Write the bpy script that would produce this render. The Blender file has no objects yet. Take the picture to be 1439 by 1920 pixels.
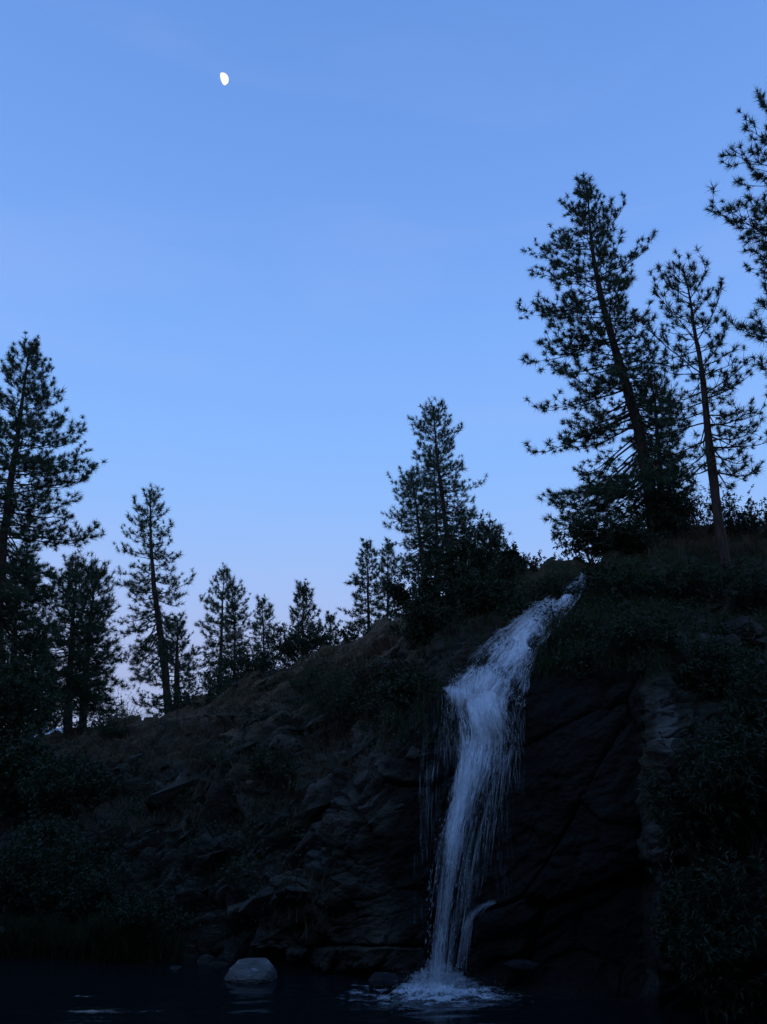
import bpy, math
import numpy as np
from mathutils import Vector
from mathutils.bvhtree import BVHTree

S = bpy.context.scene
COL = S.collection
rad = math.radians

# ------------------------------------------------------------------ camera
CAM_H = 2.2
PITCH = 20.0
F = 1442.8                      # focal length in photo pixels (26 mm equivalent, portrait)
cd = bpy.data.cameras.new('camera')
cam = bpy.data.objects.new('camera', cd)
COL.objects.link(cam)
cam.location = (0, 0, CAM_H)
cam.rotation_euler = (rad(90 + PITCH), 0, 0)
cd.sensor_fit = 'VERTICAL'
cd.sensor_height = 34.6
cd.lens = 26.0
cd.clip_end = 6000
S.camera = cam

# ------------------------------------------------------------------ sky, afterglow, exposure
SKY_STRENGTH = 1.0
w = bpy.data.worlds.new('World')
S.world = w
w.use_nodes = True
nt = w.node_tree
nt.nodes.clear()
wo = nt.nodes.new('ShaderNodeOutputWorld')
bg = nt.nodes.new('ShaderNodeBackground')
bg.inputs['Strength'].default_value = SKY_STRENGTH
tc = nt.nodes.new('ShaderNodeTexCoord')
sep = nt.nodes.new('ShaderNodeSeparateXYZ')
nt.links.new(tc.outputs['Generated'], sep.inputs[0])
ramp = nt.nodes.new('ShaderNodeValToRGB')
ramp.color_ramp.interpolation = 'B_SPLINE'
stops = [(0.0, (0.30, 0.36, 0.55)), (0.06, (0.365, 0.45, 0.70)), (0.15, (0.41, 0.49, 0.775)),
         (0.24, (0.38, 0.54, 0.93)), (0.35, (0.275, 0.515, 1.0)), (0.47, (0.235, 0.47, 1.0)),
         (0.62, (0.188, 0.392, 0.91)), (0.80, (0.134, 0.305, 0.765)), (1.0, (0.11, 0.26, 0.66))]
els = ramp.color_ramp.elements
while len(els) < len(stops):
    els.new(0.5)
for e, (p, c) in zip(els, stops):
    e.position = p
    e.color = (*c, 1)
nt.links.new(sep.outputs['Z'], ramp.inputs[0])
# faint pink wisps of thin high cloud
nz = nt.nodes.new('ShaderNodeTexNoise')
nz.inputs['Scale'].default_value = 2.2
nz.inputs['Detail'].default_value = 5
nz.inputs['Distortion'].default_value = 0.6
mp = nt.nodes.new('ShaderNodeMapping')
mp.inputs['Scale'].default_value = (1.0, 1.0, 4.0)
nt.links.new(tc.outputs['Generated'], mp.inputs[0])
nt.links.new(mp.outputs[0], nz.inputs['Vector'])
mr = nt.nodes.new('ShaderNodeMapRange')
mr.inputs['From Min'].default_value = 0.5
mr.inputs['From Max'].default_value = 0.85
mr.inputs['To Max'].default_value = 0.16
nt.links.new(nz.outputs['Fac'], mr.inputs['Value'])
mx = nt.nodes.new('ShaderNodeMix')
mx.data_type = 'RGBA'
nt.links.new(mr.outputs[0], mx.inputs[0])
nt.links.new(ramp.outputs[0], mx.inputs[6])
mx.inputs[7].default_value = (0.50, 0.56, 0.90, 1)
nt.links.new(mx.outputs[2], bg.inputs['Color'])
nt.links.new(bg.outputs[0], wo.inputs[0])

sd = bpy.data.lights.new('afterglow', 'SUN')
sd.energy = 0.07
sd.angle = rad(40)
sd.color = (1.0, 0.62, 0.45)
so = bpy.data.objects.new('afterglow', sd)
COL.objects.link(so)
so.rotation_euler = (rad(74), 0, rad(-38))      # low in the west, behind the camera on the left

S.view_settings.view_transform = 'Standard'
S.view_settings.look = 'None'
S.view_settings.exposure = 0.0
S.view_settings.gamma = 1.0
S.view_settings.use_curve_mapping = False
S.cycles.max_bounces = 6
S.cycles.transparent_max_bounces = 24

# ------------------------------------------------------------------ helpers
CP, SP = math.cos(rad(PITCH)), math.sin(rad(PITCH))


def ray(px, py):
    a = (px - 719.5) / F
    b = (960.0 - py) / F
    return Vector((a, CP - b * SP, SP + b * CP))


def P(px, py, Y):
    """the point seen at photo pixel (px, py), Y metres in front of the camera"""
    d = ray(px, py)
    return Vector((0, 0, CAM_H)) + d * (Y / d.y)


def tag(o, label=None, cat=None, group=None, kind=None):
    if label: o['label'] = label
    if cat: o['category'] = cat
    if group: o['group'] = group
    if kind: o['kind'] = kind
    return o


def empty(name, loc):
    o = bpy.data.objects.new(name, None)
    o.empty_display_size = 0.2
    COL.objects.link(o)
    o.location = loc
    return o


def mesh_np(name, V, Fc, mat, parent=None, smooth=False, attrs=None, uv=None, origin=None):
    """V (n,3), Fc (m,k) -> one mesh object; with a parent the vertices are stored relative to it"""
    V = np.asarray(V, dtype=np.float64)
    Fc = np.asarray(Fc, dtype=np.int32)
    if origin is None and parent is not None:
        origin = parent.matrix_world_loc if hasattr(parent, 'matrix_world_loc') else None
    if parent is not None:
        off = np.array(world_loc(parent))
        V = V - off
    elif origin is not None:
        V = V - np.array(origin)
    me = bpy.data.meshes.new(name)
    n, m, k = len(V), len(Fc), Fc.shape[1]
    me.vertices.add(n)
    me.vertices.foreach_set('co', V.astype(np.float32).ravel())
    me.loops.add(m * k)
    me.loops.foreach_set('vertex_index', Fc.ravel())
    me.polygons.add(m)
    me.polygons.foreach_set('loop_start', np.arange(0, m * k, k, dtype=np.int32))
    if smooth:
        me.polygons.foreach_set('use_smooth', np.ones(m, dtype=bool))
    me.update(calc_edges=True)
    if attrs:
        for an, av in attrs.items():
            av = np.asarray(av, dtype=np.float32)
            if av.ndim == 1:
                a = me.attributes.new(an, 'FLOAT', 'POINT')
                a.data.foreach_set('value', av)
            else:
                a = me.attributes.new(an, 'FLOAT_VECTOR', 'POINT')
                a.data.foreach_set('vector', av.ravel())
    if uv is not None:
        l = me.uv_layers.new(name='UVMap')
        l.data.foreach_set('uv', np.asarray(uv, dtype=np.float32)[Fc.ravel()].ravel())
    me.materials.append(mat)
    o = bpy.data.objects.new(name, me)
    COL.objects.link(o)
    if parent is not None:
        o.parent = parent
    elif origin is not None:
        o.location = origin
    return o


def world_loc(o):
    p = Vector(o.location)
    while o.parent is not None:
        o = o.parent
        p += o.location
    return p


def norm(v):
    return v / np.maximum(np.linalg.norm(v, axis=-1, keepdims=True), 1e-9)


def hash3(ix, iy, iz, s):
    h = (ix.astype(np.int64) * 374761393 + iy.astype(np.int64) * 668265263 + iz.astype(np.int64) * 2147483647 + s * 974711) & 0xFFFFFFFF
    h = ((h ^ (h >> 13)) * 1274126177) & 0xFFFFFFFF
    h = ((h ^ (h >> 16)) * 2246822519) & 0xFFFFFFFF
    return ((h ^ (h >> 15)) & 0xFFFFFF) / float(0xFFFFFF)


def vnoise(p, s=0):
    i = np.floor(p).astype(np.int64)
    f = p - i
    f = f * f * f * (f * (f * 6 - 15) + 10)
    r = 0
    for dx in (0, 1):
        wx = f[:, 0] if dx else 1 - f[:, 0]
        for dy in (0, 1):
            wy = f[:, 1] if dy else 1 - f[:, 1]
            for dz in (0, 1):
                wz = f[:, 2] if dz else 1 - f[:, 2]
                r = r + wx * wy * wz * hash3(i[:, 0] + dx, i[:, 1] + dy, i[:, 2] + dz, s)
    return r * 2 - 1


def fbm(p, octv=4, s=0, gain=0.5):
    a, r = 1.0, 0
    for k in range(octv):
        r = r + a * vnoise(p * (2.03 ** k) + k * 17.3, s + k)
        a *= gain
    return r


def cells(p, s=0):
    """F1, F2 and the id / offset vector of the nearest jittered cell"""
    i = np.floor(p).astype(np.int64)
    f1 = np.full(len(p), 9.0)
    f2 = np.full(len(p), 9.0)
    cid = np.zeros((len(p), 3))
    cof = np.zeros((len(p), 3))
    for dx in (-1, 0, 1):
        for dy in (-1, 0, 1):
            for dz in (-1, 0, 1):
                c = i + np.array([dx, dy, dz])
                j = np.stack([hash3(c[:, 0], c[:, 1], c[:, 2], s + q) for q in (1, 2, 3)], 1)
                d = c + 0.1 + 0.8 * j - p
                r = np.sqrt((d * d).sum(1))
                closer = r < f1
                f2 = np.where(closer, f1, np.minimum(f2, r))
                f1 = np.where(closer, r, f1)
                cid[closer] = c[closer]
                cof[closer] = d[closer]
    rnd = np.stack([hash3(cid[:, 0], cid[:, 1], cid[:, 2], s + q) for q in (11, 12, 13, 14)], 1) * 2 - 1
    return f1, f2, rnd, cof


def sstep(a, b, x):
    t = np.clip((x - a) / (b - a), 0, 1)
    return t * t * (3 - 2 * t)


# ------------------------------------------------------------------ materials
def mat(name, build):
    m = bpy.data.materials.new(name)
    m.use_nodes = True
    t = m.node_tree
    t.nodes.clear()
    out = t.nodes.new('ShaderNodeOutputMaterial')
    build(t, out)
    return m


def N(t, kind, **kw):
    n = t.nodes.new(kind)
    for k, v in kw.items():
        if k in n.inputs:
            n.inputs[k].default_value = v
        else:
            setattr(n, k, v)
    return n


def mixc(t, fac, a, b):
    m = t.nodes.new('ShaderNodeMix')
    m.data_type = 'RGBA'
    for sock, v in ((m.inputs[0], fac), (m.inputs[6], a), (m.inputs[7], b)):
        if hasattr(v, 'is_output'):
            t.links.new(v, sock)
        elif isinstance(v, (int, float)):
            sock.default_value = v
        else:
            sock.default_value = (*v, 1)
    return m.outputs[2]


def noise_out(t, vec, scale, detail=5, rough=0.55, dist=0.0):
    n = N(t, 'ShaderNodeTexNoise', Scale=scale, Detail=detail, Roughness=rough, Distortion=dist)
    if vec is not None:
        t.links.new(vec, n.inputs['Vector'])
    return n.outputs['Fac']


def remap(t, v, a, b, c=0.0, d=1.0):
    m = t.nodes.new('ShaderNodeMapRange')
    t.links.new(v, m.inputs['Value'])
    for k, q in zip(('From Min', 'From Max', 'To Min', 'To Max'), (a, b, c, d)):
        m.inputs[k].default_value = q
    return m.outputs[0]


def rock_mat(name, dark, light, brown, soil=True):
    def b(t, out):
        geo = t.nodes.new('ShaderNodeNewGeometry')
        pos = geo.outputs['Position']
        mpn = t.nodes.new('ShaderNodeMapping')
        mpn.inputs['Rotation'].default_value = (0, rad(27), 0)
        mpn.inputs['Scale'].default_value = (0.5, 0.8, 2.2)
        t.links.new(pos, mpn.inputs[0])
        v = mpn.outputs[0]
        c = mixc(t, remap(t, noise_out(t, v, 1.9, 8, 0.68, 0.6), 0.40, 0.68), dark, light)
        c = mixc(t, remap(t, noise_out(t, pos, 0.9, 5), 0.48, 0.7, 0, 0.75), c, brown)
        c = mixc(t, remap(t, noise_out(t, v, 9.0, 4), 0.62, 0.75, 0, 0.5), c, tuple(x * 1.9 for x in light))
        rgh = 0.75
        if soil:
            a = N(t, 'ShaderNodeAttribute', attribute_name='mask')
            sp = t.nodes.new('ShaderNodeSeparateXYZ')
            t.links.new(a.outputs['Vector'], sp.inputs[0])
            sc = mixc(t, noise_out(t, pos, 7, 6), (0.058, 0.040, 0.023), (0.155, 0.108, 0.062))
            c = mixc(t, sp.outputs[0], c, sc)
            gc = mixc(t, noise_out(t, pos, 9, 6), (0.012, 0.018, 0.007), (0.032, 0.040, 0.013))
            c = mixc(t, sp.outputs[1], c, gc)
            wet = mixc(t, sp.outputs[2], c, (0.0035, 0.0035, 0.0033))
            pa = N(t, 'ShaderNodeAttribute', attribute_name='pale')
            pc = mixc(t, remap(t, noise_out(t, v, 3.0, 6, 0.6, 0.5), 0.3, 0.7), (0.045, 0.044, 0.040), (0.17, 0.165, 0.15))
            wet = mixc(t, pa.outputs['Fac'], wet, pc)
            c = wet
        bs = N(t, 'ShaderNodeBsdfPrincipled', Roughness=rgh)
        bs.inputs['Specular IOR Level'].default_value = 0.12
        t.links.new(c, bs.inputs['Base Color'])
        bp = N(t, 'ShaderNodeBump', Strength=0.9, Distance=0.06)
        hn = t.nodes.new('ShaderNodeMath')
        hn.operation = 'ADD'
        t.links.new(noise_out(t, v, 5.0, 9, 0.65, 0.3), hn.inputs[0])
        t.links.new(noise_out(t, pos, 22.0, 4, 0.6), hn.inputs[1])
        t.links.new(hn.outputs[0], bp.inputs['Height'])
        t.links.new(bp.outputs[0], bs.inputs['Normal'])
        t.links.new(bs.outputs[0], out.inputs[0])
    return mat(name, b)


def foliage_mat(name, c1, c2, c3, rough=0.6, trans=0.15):
    """c1..c2 by the per-tuft tint attribute, c3 (dry) for the highest tints"""
    def b(t, out):
        a = N(t, 'ShaderNodeAttribute', attribute_name='tint')
        f = a.outputs['Fac']
        c = mixc(t, f, c1, c2)
        c = mixc(t, remap(t, f, 0.80, 0.92), c, c3)
        bs = N(t, 'ShaderNodeBsdfPrincipled', Roughness=rough)
        bs.inputs['Specular IOR Level'].default_value = 0.3
        t.links.new(c, bs.inputs['Base Color'])
        if trans:
            tr = N(t, 'ShaderNodeBsdfTranslucent')
            t.links.new(c, tr.inputs['Color'])
            ms = N(t, 'ShaderNodeMixShader')
            ms.inputs[0].default_value = trans
            t.links.new(bs.outputs[0], ms.inputs[1])
            t.links.new(tr.outputs[0], ms.inputs[2])
            t.links.new(ms.outputs[0], out.inputs[0])
        else:
            t.links.new(bs.outputs[0], out.inputs[0])
    return mat(name, b)


def plain_mat(name, c1, c2, scale=8.0, rough=0.8, bump=0.4, stretch=(1, 1, 1), dist=0.02):
    def b(t, out):
        co = t.nodes.new('ShaderNodeTexCoord')
        mpn = t.nodes.new('ShaderNodeMapping')
        mpn.inputs['Scale'].default_value = stretch
        t.links.new(co.outputs['Object'], mpn.inputs[0])
        n1 = noise_out(t, mpn.outputs[0], scale, 6, 0.6, 0.2)
        bs = N(t, 'ShaderNodeBsdfPrincipled', Roughness=rough)
        bs.inputs['Specular IOR Level'].default_value = 0.2
        t.links.new(mixc(t, remap(t, n1, 0.3, 0.7), c1, c2), bs.inputs['Base Color'])
        bp = N(t, 'ShaderNodeBump', Strength=bump, Distance=dist)
        t.links.new(n1, bp.inputs['Height'])
        t.links.new(bp.outputs[0], bs.inputs['Normal'])
        t.links.new(bs.outputs[0], out.inputs[0])
    return mat(name, b)


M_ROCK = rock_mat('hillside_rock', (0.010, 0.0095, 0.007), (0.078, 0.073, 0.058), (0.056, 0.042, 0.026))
M_SLAB = rock_mat('slab_rock', (0.022, 0.021, 0.017), (0.070, 0.066, 0.054), (0.055, 0.044, 0.030), soil=False)
M_BOULDER = rock_mat('pale_boulder', (0.09, 0.09, 0.086), (0.31, 0.308, 0.295), (0.11, 0.10, 0.085), soil=False)
M_DARKROCK = rock_mat('wet_dark_rock', (0.012, 0.012, 0.014), (0.035, 0.035, 0.038), (0.03, 0.024, 0.02), soil=False)
M_BARK = plain_mat('pine_bark', (0.018, 0.014, 0.012), (0.070, 0.046, 0.036), 5.0, 0.9, 0.9, (3, 3, 0.6), 0.03)
M_TWIG = plain_mat('twig_bark', (0.030, 0.022, 0.018), (0.07, 0.048, 0.036), 14, 0.9, 0.2)
M_NEEDLE = foliage_mat('pine_needles', (0.027, 0.054, 0.029), (0.054, 0.086, 0.038), (0.095, 0.046, 0.024))
M_LEAF = foliage_mat('shrub_leaves', (0.013, 0.025, 0.009), (0.030, 0.047, 0.016), (0.042, 0.050, 0.018), 0.6, 0.2)
M_FINELEAF = foliage_mat('fine_shrub_leaves', (0.026, 0.042, 0.018), (0.048, 0.068, 0.028), (0.06, 0.07, 0.03), 0.6, 0.25)
M_DRYGRASS = foliage_mat('dry_grass_blades', (0.060, 0.044, 0.024), (0.125, 0.094, 0.052), (0.16, 0.125, 0.07), 0.8, 0.2)
M_GREENGRASS = foliage_mat('green_grass_blades', (0.018, 0.029, 0.009), (0.040, 0.055, 0.017), (0.09, 0.078, 0.03), 0.7, 0.25)


def water_mat():
    def b(t, out):
        geo = t.nodes.new('ShaderNodeNewGeometry')
        mpn = t.nodes.new('ShaderNodeMapping')
        mpn.inputs['Scale'].default_value = (1.0, 2.4, 1.0)
        t.links.new(geo.outputs['Position'], mpn.inputs[0])
        bs = N(t, 'ShaderNodeBsdfPrincipled', Roughness=0.05, IOR=1.33)
        bs.inputs['Base Color'].default_value = (0.006, 0.009, 0.010, 1)
        bp = N(t, 'ShaderNodeBump', Strength=0.09, Distance=0.05)
        t.links.new(noise_out(t, mpn.outputs[0], 3.2, 4, 0.5, 0.8), bp.inputs['Height'])
        t.links.new(bp.outputs[0], bs.inputs['Normal'])
        t.links.new(bs.outputs[0], out.inputs[0])
    return mat('pool_water', b)


M_WATER = water_mat()


def white_water(name, sheet):
    def b(t, out):
        df = N(t, 'ShaderNodeBsdfDiffuse')
        df.inputs['Color'].default_value = (0.80, 0.83, 0.86, 1)
        tl = N(t, 'ShaderNodeBsdfTranslucent')
        tl.inputs['Color'].default_value = (0.72, 0.78, 0.84, 1)
        ms = N(t, 'ShaderNodeMixShader')
        ms.inputs[0].default_value = 0.3
        t.links.new(df.outputs[0], ms.inputs[1])
        t.links.new(tl.outputs[0], ms.inputs[2])
        tr = N(t, 'ShaderNodeBsdfTransparent')
        mo = N(t, 'ShaderNodeMixShader')
        a = N(t, 'ShaderNodeAttribute', attribute_name='dens')
        if sheet:
            uvn = t.nodes.new('ShaderNodeUVMap')
            uvn.uv_map = 'UVMap'
            mpn = t.nodes.new('ShaderNodeMapping')
            mpn.inputs['Scale'].default_value = (11.0, 1.1, 1)
            t.links.new(uvn.outputs[0], mpn.inputs[0])
            n1 = noise_out(t, mpn.outputs[0], 2.6, 8, 0.66, 0.7)
            mp2 = t.nodes.new('ShaderNodeMapping')
            mp2.inputs['Scale'].default_value = (46.0, 3.4, 1)
            t.links.new(uvn.outputs[0], mp2.inputs[0])
            n2 = noise_out(t, mp2.outputs[0], 2.0, 6, 0.7, 0.5)
            ad = t.nodes.new('ShaderNodeMath'); ad.operation = 'ADD'
            t.links.new(n1, ad.inputs[0]); t.links.new(n2, ad.inputs[1])
            ad2 = t.nodes.new('ShaderNodeMath'); ad2.operation = 'ADD'
            ctr = remap(t, ad.outputs[0], 0.5, 1.5, 0.02, 1.98)
            ctr.node.clamp = False
            t.links.new(ctr, ad2.inputs[0]); t.links.new(a.outputs['Fac'], ad2.inputs[1])
            al = remap(t, ad2.outputs[0], 0.92, 1.62, 0.0, 0.92)
            t.links.new(al, mo.inputs[0])
        else:
            t.links.new(a.outputs['Fac'], mo.inputs[0])
        t.links.new(tr.outputs[0], mo.inputs[1])
        t.links.new(ms.outputs[0], mo.inputs[2])
        t.links.new(mo.outputs[0], out.inputs[0])
    return mat(name, b)


M_SHEET = white_water('falling_water_sheet', True)
M_STRAND = white_water('falling_water_strands', False)

# ------------------------------------------------------------------ the hillside
# each row: photo column, shoreline row, then (row, distance) of six heights from the foot of the rock to the crest
HILL = [
 (-1400, 1860, (1800, 12.0), (1660, 14.0), (1560, 16.0), (1470, 18.0), (1400, 20.0), (1340, 22.0)),
 (-300, 1800, (1765, 13.0), (1650, 15.5), (1550, 18.0), (1470, 20.5), (1430, 23.0), (1400, 26.0)),
 (0,    1790, (1760, 13.3), (1650, 15.5), (1550, 18.0), (1480, 20.5), (1440, 23.0), (1412, 26.0)),
 (150,  1798, (1765, 12.9), (1660, 14.6), (1560, 16.6), (1470, 19.2), (1420, 22.0), (1378, 25.0)),
 (300,  1803, (1770, 12.4), (1680, 13.4), (1560, 15.0), (1450, 17.5), (1390, 20.5), (1345, 24.0)),
 (370,  1805, (1770, 12.2), (1680, 13.0), (1560, 14.3), (1445, 16.5), (1375, 19.5), (1322, 23.0)),
 (450,  1808, (1770, 11.9), (1680, 12.5), (1560, 13.6), (1440, 15.5), (1360, 18.5), (1290, 22.0)),
 (550,  1812, (1775, 11.6), (1680, 12.0), (1560, 12.8), (1430, 14.2), (1330, 17.0), (1247, 20.5)),
 (610,  1817, (1780, 11.45), (1680, 11.7), (1550, 12.3), (1420, 13.6), (1318, 16.2), (1217, 19.6)),
 (650,  1822, (1780, 11.3), (1680, 11.5), (1540, 11.9), (1410, 13.0), (1310, 15.5), (1205, 19.0)),
 (720,  1838, (1790, 11.0), (1680, 11.2), (1520, 11.5), (1375, 12.1), (1290, 14.0), (1172, 18.0)),
 (800,  1852, (1800, 10.8), (1680, 11.0), (1500, 11.3), (1340, 11.7), (1270, 12.8), (1145, 17.0)),
 (860,  1860, (1800, 10.75), (1680, 10.9), (1480, 11.3), (1330, 11.8), (1232, 13.0), (1118, 16.5)),
 (920,  1866, (1800, 10.65), (1680, 10.8), (1450, 11.3), (1300, 11.9), (1190, 13.2), (1092, 16.0)),
 (1000, 1870, (1810, 10.5), (1690, 10.6), (1450, 11.0), (1260, 11.8), (1145, 13.4), (1068, 15.5)),
 (1080, 1876, (1810, 10.4), (1690, 10.5), (1450, 10.7), (1250, 11.4), (1110, 13.8), (1056, 15.2)),
 (1150, 1880, (1820, 10.2), (1690, 10.3), (1450, 10.4), (1260, 11.0), (1130, 13.2), (1035, 15.5)),
 (1212, 1885, (1820, 10.1), (1690, 10.2), (1450, 10.3), (1280, 10.7), (1130, 12.8), (1005, 16.5)),
 (1236, 1890, (1760, 9.45), (1650, 9.45), (1430, 9.65), (1290, 10.2), (1130, 12.6), (998, 16.8)),
 (1300, 1890, (1760, 9.2), (1650, 9.3), (1430, 9.7), (1280, 10.6), (1130, 13.0), (990, 17.0)),
 (1439, 1895, (1770, 8.9), (1650, 9.1), (1430, 9.7), (1270, 11.0), (1120, 13.5), (985, 17.5)),
 (1750, 1900, (1770, 8.5), (1640, 8.9), (1420, 9.7), (1250, 11.0), (1100, 13.5), (965, 17.5)),
 (2900, 1920, (1770, 7.5), (1640, 8.4), (1420, 9.7), (1250, 11.0), (1120, 13.5), (1000, 17.5)),
]
hx = np.array([h[0] for h in HILL], float)
cols = np.concatenate([np.linspace(-1400, -40, 34), np.linspace(-30, 1470, 640), np.linspace(1480, 2900, 36)])
shore = np.interp(cols, hx, [h[1] for h in HILL])
LV = [(np.interp(cols, hx, [h[2 + k][0] for h in HILL]), np.interp(cols, hx, [h[2 + k][1] for h in HILL])) for k in range(6)]


def Pv(px, py, Y):
    a = (px - 719.5) / F
    b = (960.0 - py) / F
    dy = CP - b * SP
    s = Y / dy
    return np.stack([a * s, Y + 0 * a, CAM_H + (SP + b * CP) * s], -1)


bb = (960.0 - shore) / F
shoreY = CAM_H * (CP - bb * SP) / -(SP + bb * CP)
ctrl = []
sh = Pv(cols, shore, shoreY)
bed = sh.copy(); bed[:, 1] -= 0.7; bed[:, 2] = -0.9
ctrl += [bed, sh]
for py, Y in LV:
    ctrl.append(Pv(cols, py, Y))
cr = ctrl[-1]
aa = (cols - 719.5) / F


def behind(dY, dz):
    q = cr.copy()
    q[:, 1] += dY
    q[:, 0] = cr[:, 0] * (cr[:, 1] + dY) / cr[:, 1]
    q[:, 2] += dz
    return q


ctrl += [behind(5, 0.15), behind(30, 0.8), behind(900, 3.0)]
ctrl = np.array(ctrl)                     # (11, ncol, 3)
seg_rows = [6, 34, 52, 74, 78, 62, 64, 16, 12, 10]
ts = np.concatenate([np.linspace(k, k + 1, n, endpoint=False) for k, n in enumerate(seg_rows)] + [[len(seg_rows)]])


def catmull(c, t):
    n = len(c)
    out = np.zeros((len(t),) + c.shape[1:])
    for q, tt in enumerate(t):
        k = min(int(tt), n - 2)
        f = tt - k
        p1, p2 = c[k], c[k + 1]
        if k >= n - 4 or k == 0:
            out[q] = p1 + (p2 - p1) * f
            continue
        p0, p3 = c[max(k - 1, 0)], c[k + 2]
        m1, m2 = (p2 - p0) * 0.4, (p3 - p1) * 0.4
        f2, f3 = f * f, f * f * f
        out[q] = (2 * f3 - 3 * f2 + 1) * p1 + (f3 - 2 * f2 + f) * m1 + (-2 * f3 + 3 * f2) * p2 + (f3 - f2) * m2
    return out


G = catmull(ctrl, ts)
nr, nc = G.shape[:2]


def grid_normals(G):
    dr = np.gradient(G, axis=0)
    dc = np.gradient(G, axis=1)
    return norm(np.cross(dc, dr))


NRM = grid_normals(G)
pts = G.reshape(-1, 3)
nn = NRM.reshape(-1, 3)
TS = np.repeat(ts, nc)
CX = np.tile(cols, nr)
PYc = None
near = 1 - sstep(7.0, 8.2, TS)
# strata coordinates: beds rise to the right
dip = rad(27)
e1 = np.array([math.cos(dip), 0.15, math.sin(dip)]); e1 /= np.linalg.norm(e1)
e2 = np.cross(e1, [0, 1, 0]); e2 /= np.linalg.norm(e2)
e3 = np.cross(e1, e2)
q = np.stack([pts @ e1, pts @ e2, pts @ e3], 1)
warp = fbm(pts * 0.6, 3, 40)[:, None] * 0.35
# how blocky: the broken slope on the left, smoother faces around the fall
slab = sstep(560, 700, CX) * (1 - sstep(5.0, 5.4, TS))
face = slab * (1 - 0.55 * sstep(1000, 1240, CX) * 0)
blocky = (1 - 0.78 * face * (1 - 0.35 * (1 - sstep(560, 760, CX))))
blocky = np.where(TS > 6.2, blocky * 0.6, blocky)
rightslope = sstep(1000, 1120, CX) * sstep(5.0, 5.5, TS)
blocky *= 1 - 0.45 * rightslope
buttress = sstep(1222, 1240, CX) * (1 - sstep(5.0, 5.3, TS))
blocky = np.maximum(blocky, 0.55 * buttress)
f1, f2, rn, co = cells((q + warp) / np.array([1.25, 0.50, 0.8]), 3)
d1 = rn[:, 0] * 0.19 + (co * rn[:, 1:4]).sum(1) * 0.32 - 0.12 * (1 - sstep(0.0, 0.12, f2 - f1))
f1b, f2b, rnb, cob = cells((q + warp * 0.6) / np.array([0.42, 0.15, 0.28]), 23)
d2 = rnb[:, 0] * 0.075 + (cob * rnb[:, 1:4]).sum(1) * 0.15 - 0.045 * (1 - sstep(0.0, 0.12, f2b - f1b))
f1c, f2c, rnc, coc = cells((q + warp * 0.3) / np.array([2.6, 1.7, 2.0]), 57)
d3 = rnc[:, 0] * 0.10 + (coc * rnc[:, 1:4]).sum(1) * 0.10 - 0.13 * (1 - sstep(0.0, 0.035, f2c - f1c))
d4 = fbm(q * np.array([0.9, 2.4, 1.2]), 6, 70, 0.55) * 0.13
disp = (d1 + d2) * blocky + d3 * (0.35 + 0.65 * face) + d4 * (0.5 + 0.5 * blocky)
disp *= near
disp *= 0.25 + 0.75 * sstep(0.9, 1.6, TS)
pxb = 719.5 + F * (pts[:, 0] / (pts[:, 1] * CP + (pts[:, 2] - CAM_H) * SP))
pyb = 960 - F * ((-pts[:, 1] * SP + (pts[:, 2] - CAM_H) * CP) / (pts[:, 1] * CP + (pts[:, 2] - CAM_H) * SP))
mid_ = np.interp(pyb, [1040, 1060, 1083, 1120, 1155, 1202, 1255, 1290], [1116, 1104, 1092, 1063, 1022, 971, 933, 914])
hw_ = np.interp(pyb, [1040, 1083, 1120, 1155, 1202, 1255, 1290], [16, 16, 26, 36, 52, 66, 74])
chan = np.exp(-((pxb - mid_) / hw_) ** 4) * sstep(1300, 1240, pyb) * (TS < 8.2)
disp = disp * (1 - 0.7 * chan) - 0.17 * chan * np.where(TS < 7.4, 1, 0.6)
D = pts + nn * disp[:, None]
G2 = D.reshape(nr, nc, 3)
N2 = grid_normals(G2).reshape(-1, 3)
# masks: dry soil and grass on the gentler crests, green on the damp right slope, wet round the fall
gent = sstep(0.42, 0.78, N2[:, 2])
pn = fbm(pts * 0.8, 3, 91)
leftcrest = sstep(4.2, 6.0, TS + pn * 0.8) * (1 - sstep(760, 900, CX))
soil = np.clip(gent * leftcrest * (0.75 + 0.5 * pn) + sstep(6.3, 6.9, TS + 0.2 * pn) * 0.8, 0, 1)
soil = np.maximum(soil, sstep(7.0, 7.3, TS))
green = np.clip(sstep(0.3, 0.7, N2[:, 2] + pn * 0.3) * (sstep(960, 1080, CX) * sstep(4.7, 5.3, TS) * (1 - sstep(6.5, 6.9, TS)) + 0.55 * sstep(2.0, 5.0, TS) * (1 - leftcrest)), 0, 1)
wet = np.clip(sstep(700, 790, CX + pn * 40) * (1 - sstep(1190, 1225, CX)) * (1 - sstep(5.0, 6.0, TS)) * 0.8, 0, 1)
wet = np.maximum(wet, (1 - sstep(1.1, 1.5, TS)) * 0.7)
PXP = 719.5 + F * (D[:, 0] / (D[:, 1] * CP + (D[:, 2] - CAM_H) * SP))
PYP = 960 - F * ((-D[:, 1] * SP + (D[:, 2] - CAM_H) * CP) / (D[:, 1] * CP + (D[:, 2] - CAM_H) * SP))
pale = np.zeros(len(D))
for cx_, cy_, rx_, ry_, am in ((1250, 1370, 21, 85, 0.65), (1238, 1560, 16, 120, 0.45), (690, 1395, 48, 48, 0.6), (640, 1500, 70, 40, 0.4), (325, 1465, 40, 34, 0.5),
                               (585, 1600, 26, 44, 0.5), (540, 1650, 60, 40, 0.4), (470, 1760, 50, 40, 0.3), (450, 1560, 60, 60, 0.3), (1330, 1210, 50, 40, 0.4)):
    e_ = np.hypot((PXP - cx_) / rx_, (PYP - cy_) / ry_) + 0.45 * fbm(pts * 2.2, 4, 77)
    pale = np.maximum(pale, am * (1 - sstep(0.6, 1.15, e_)))
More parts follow.
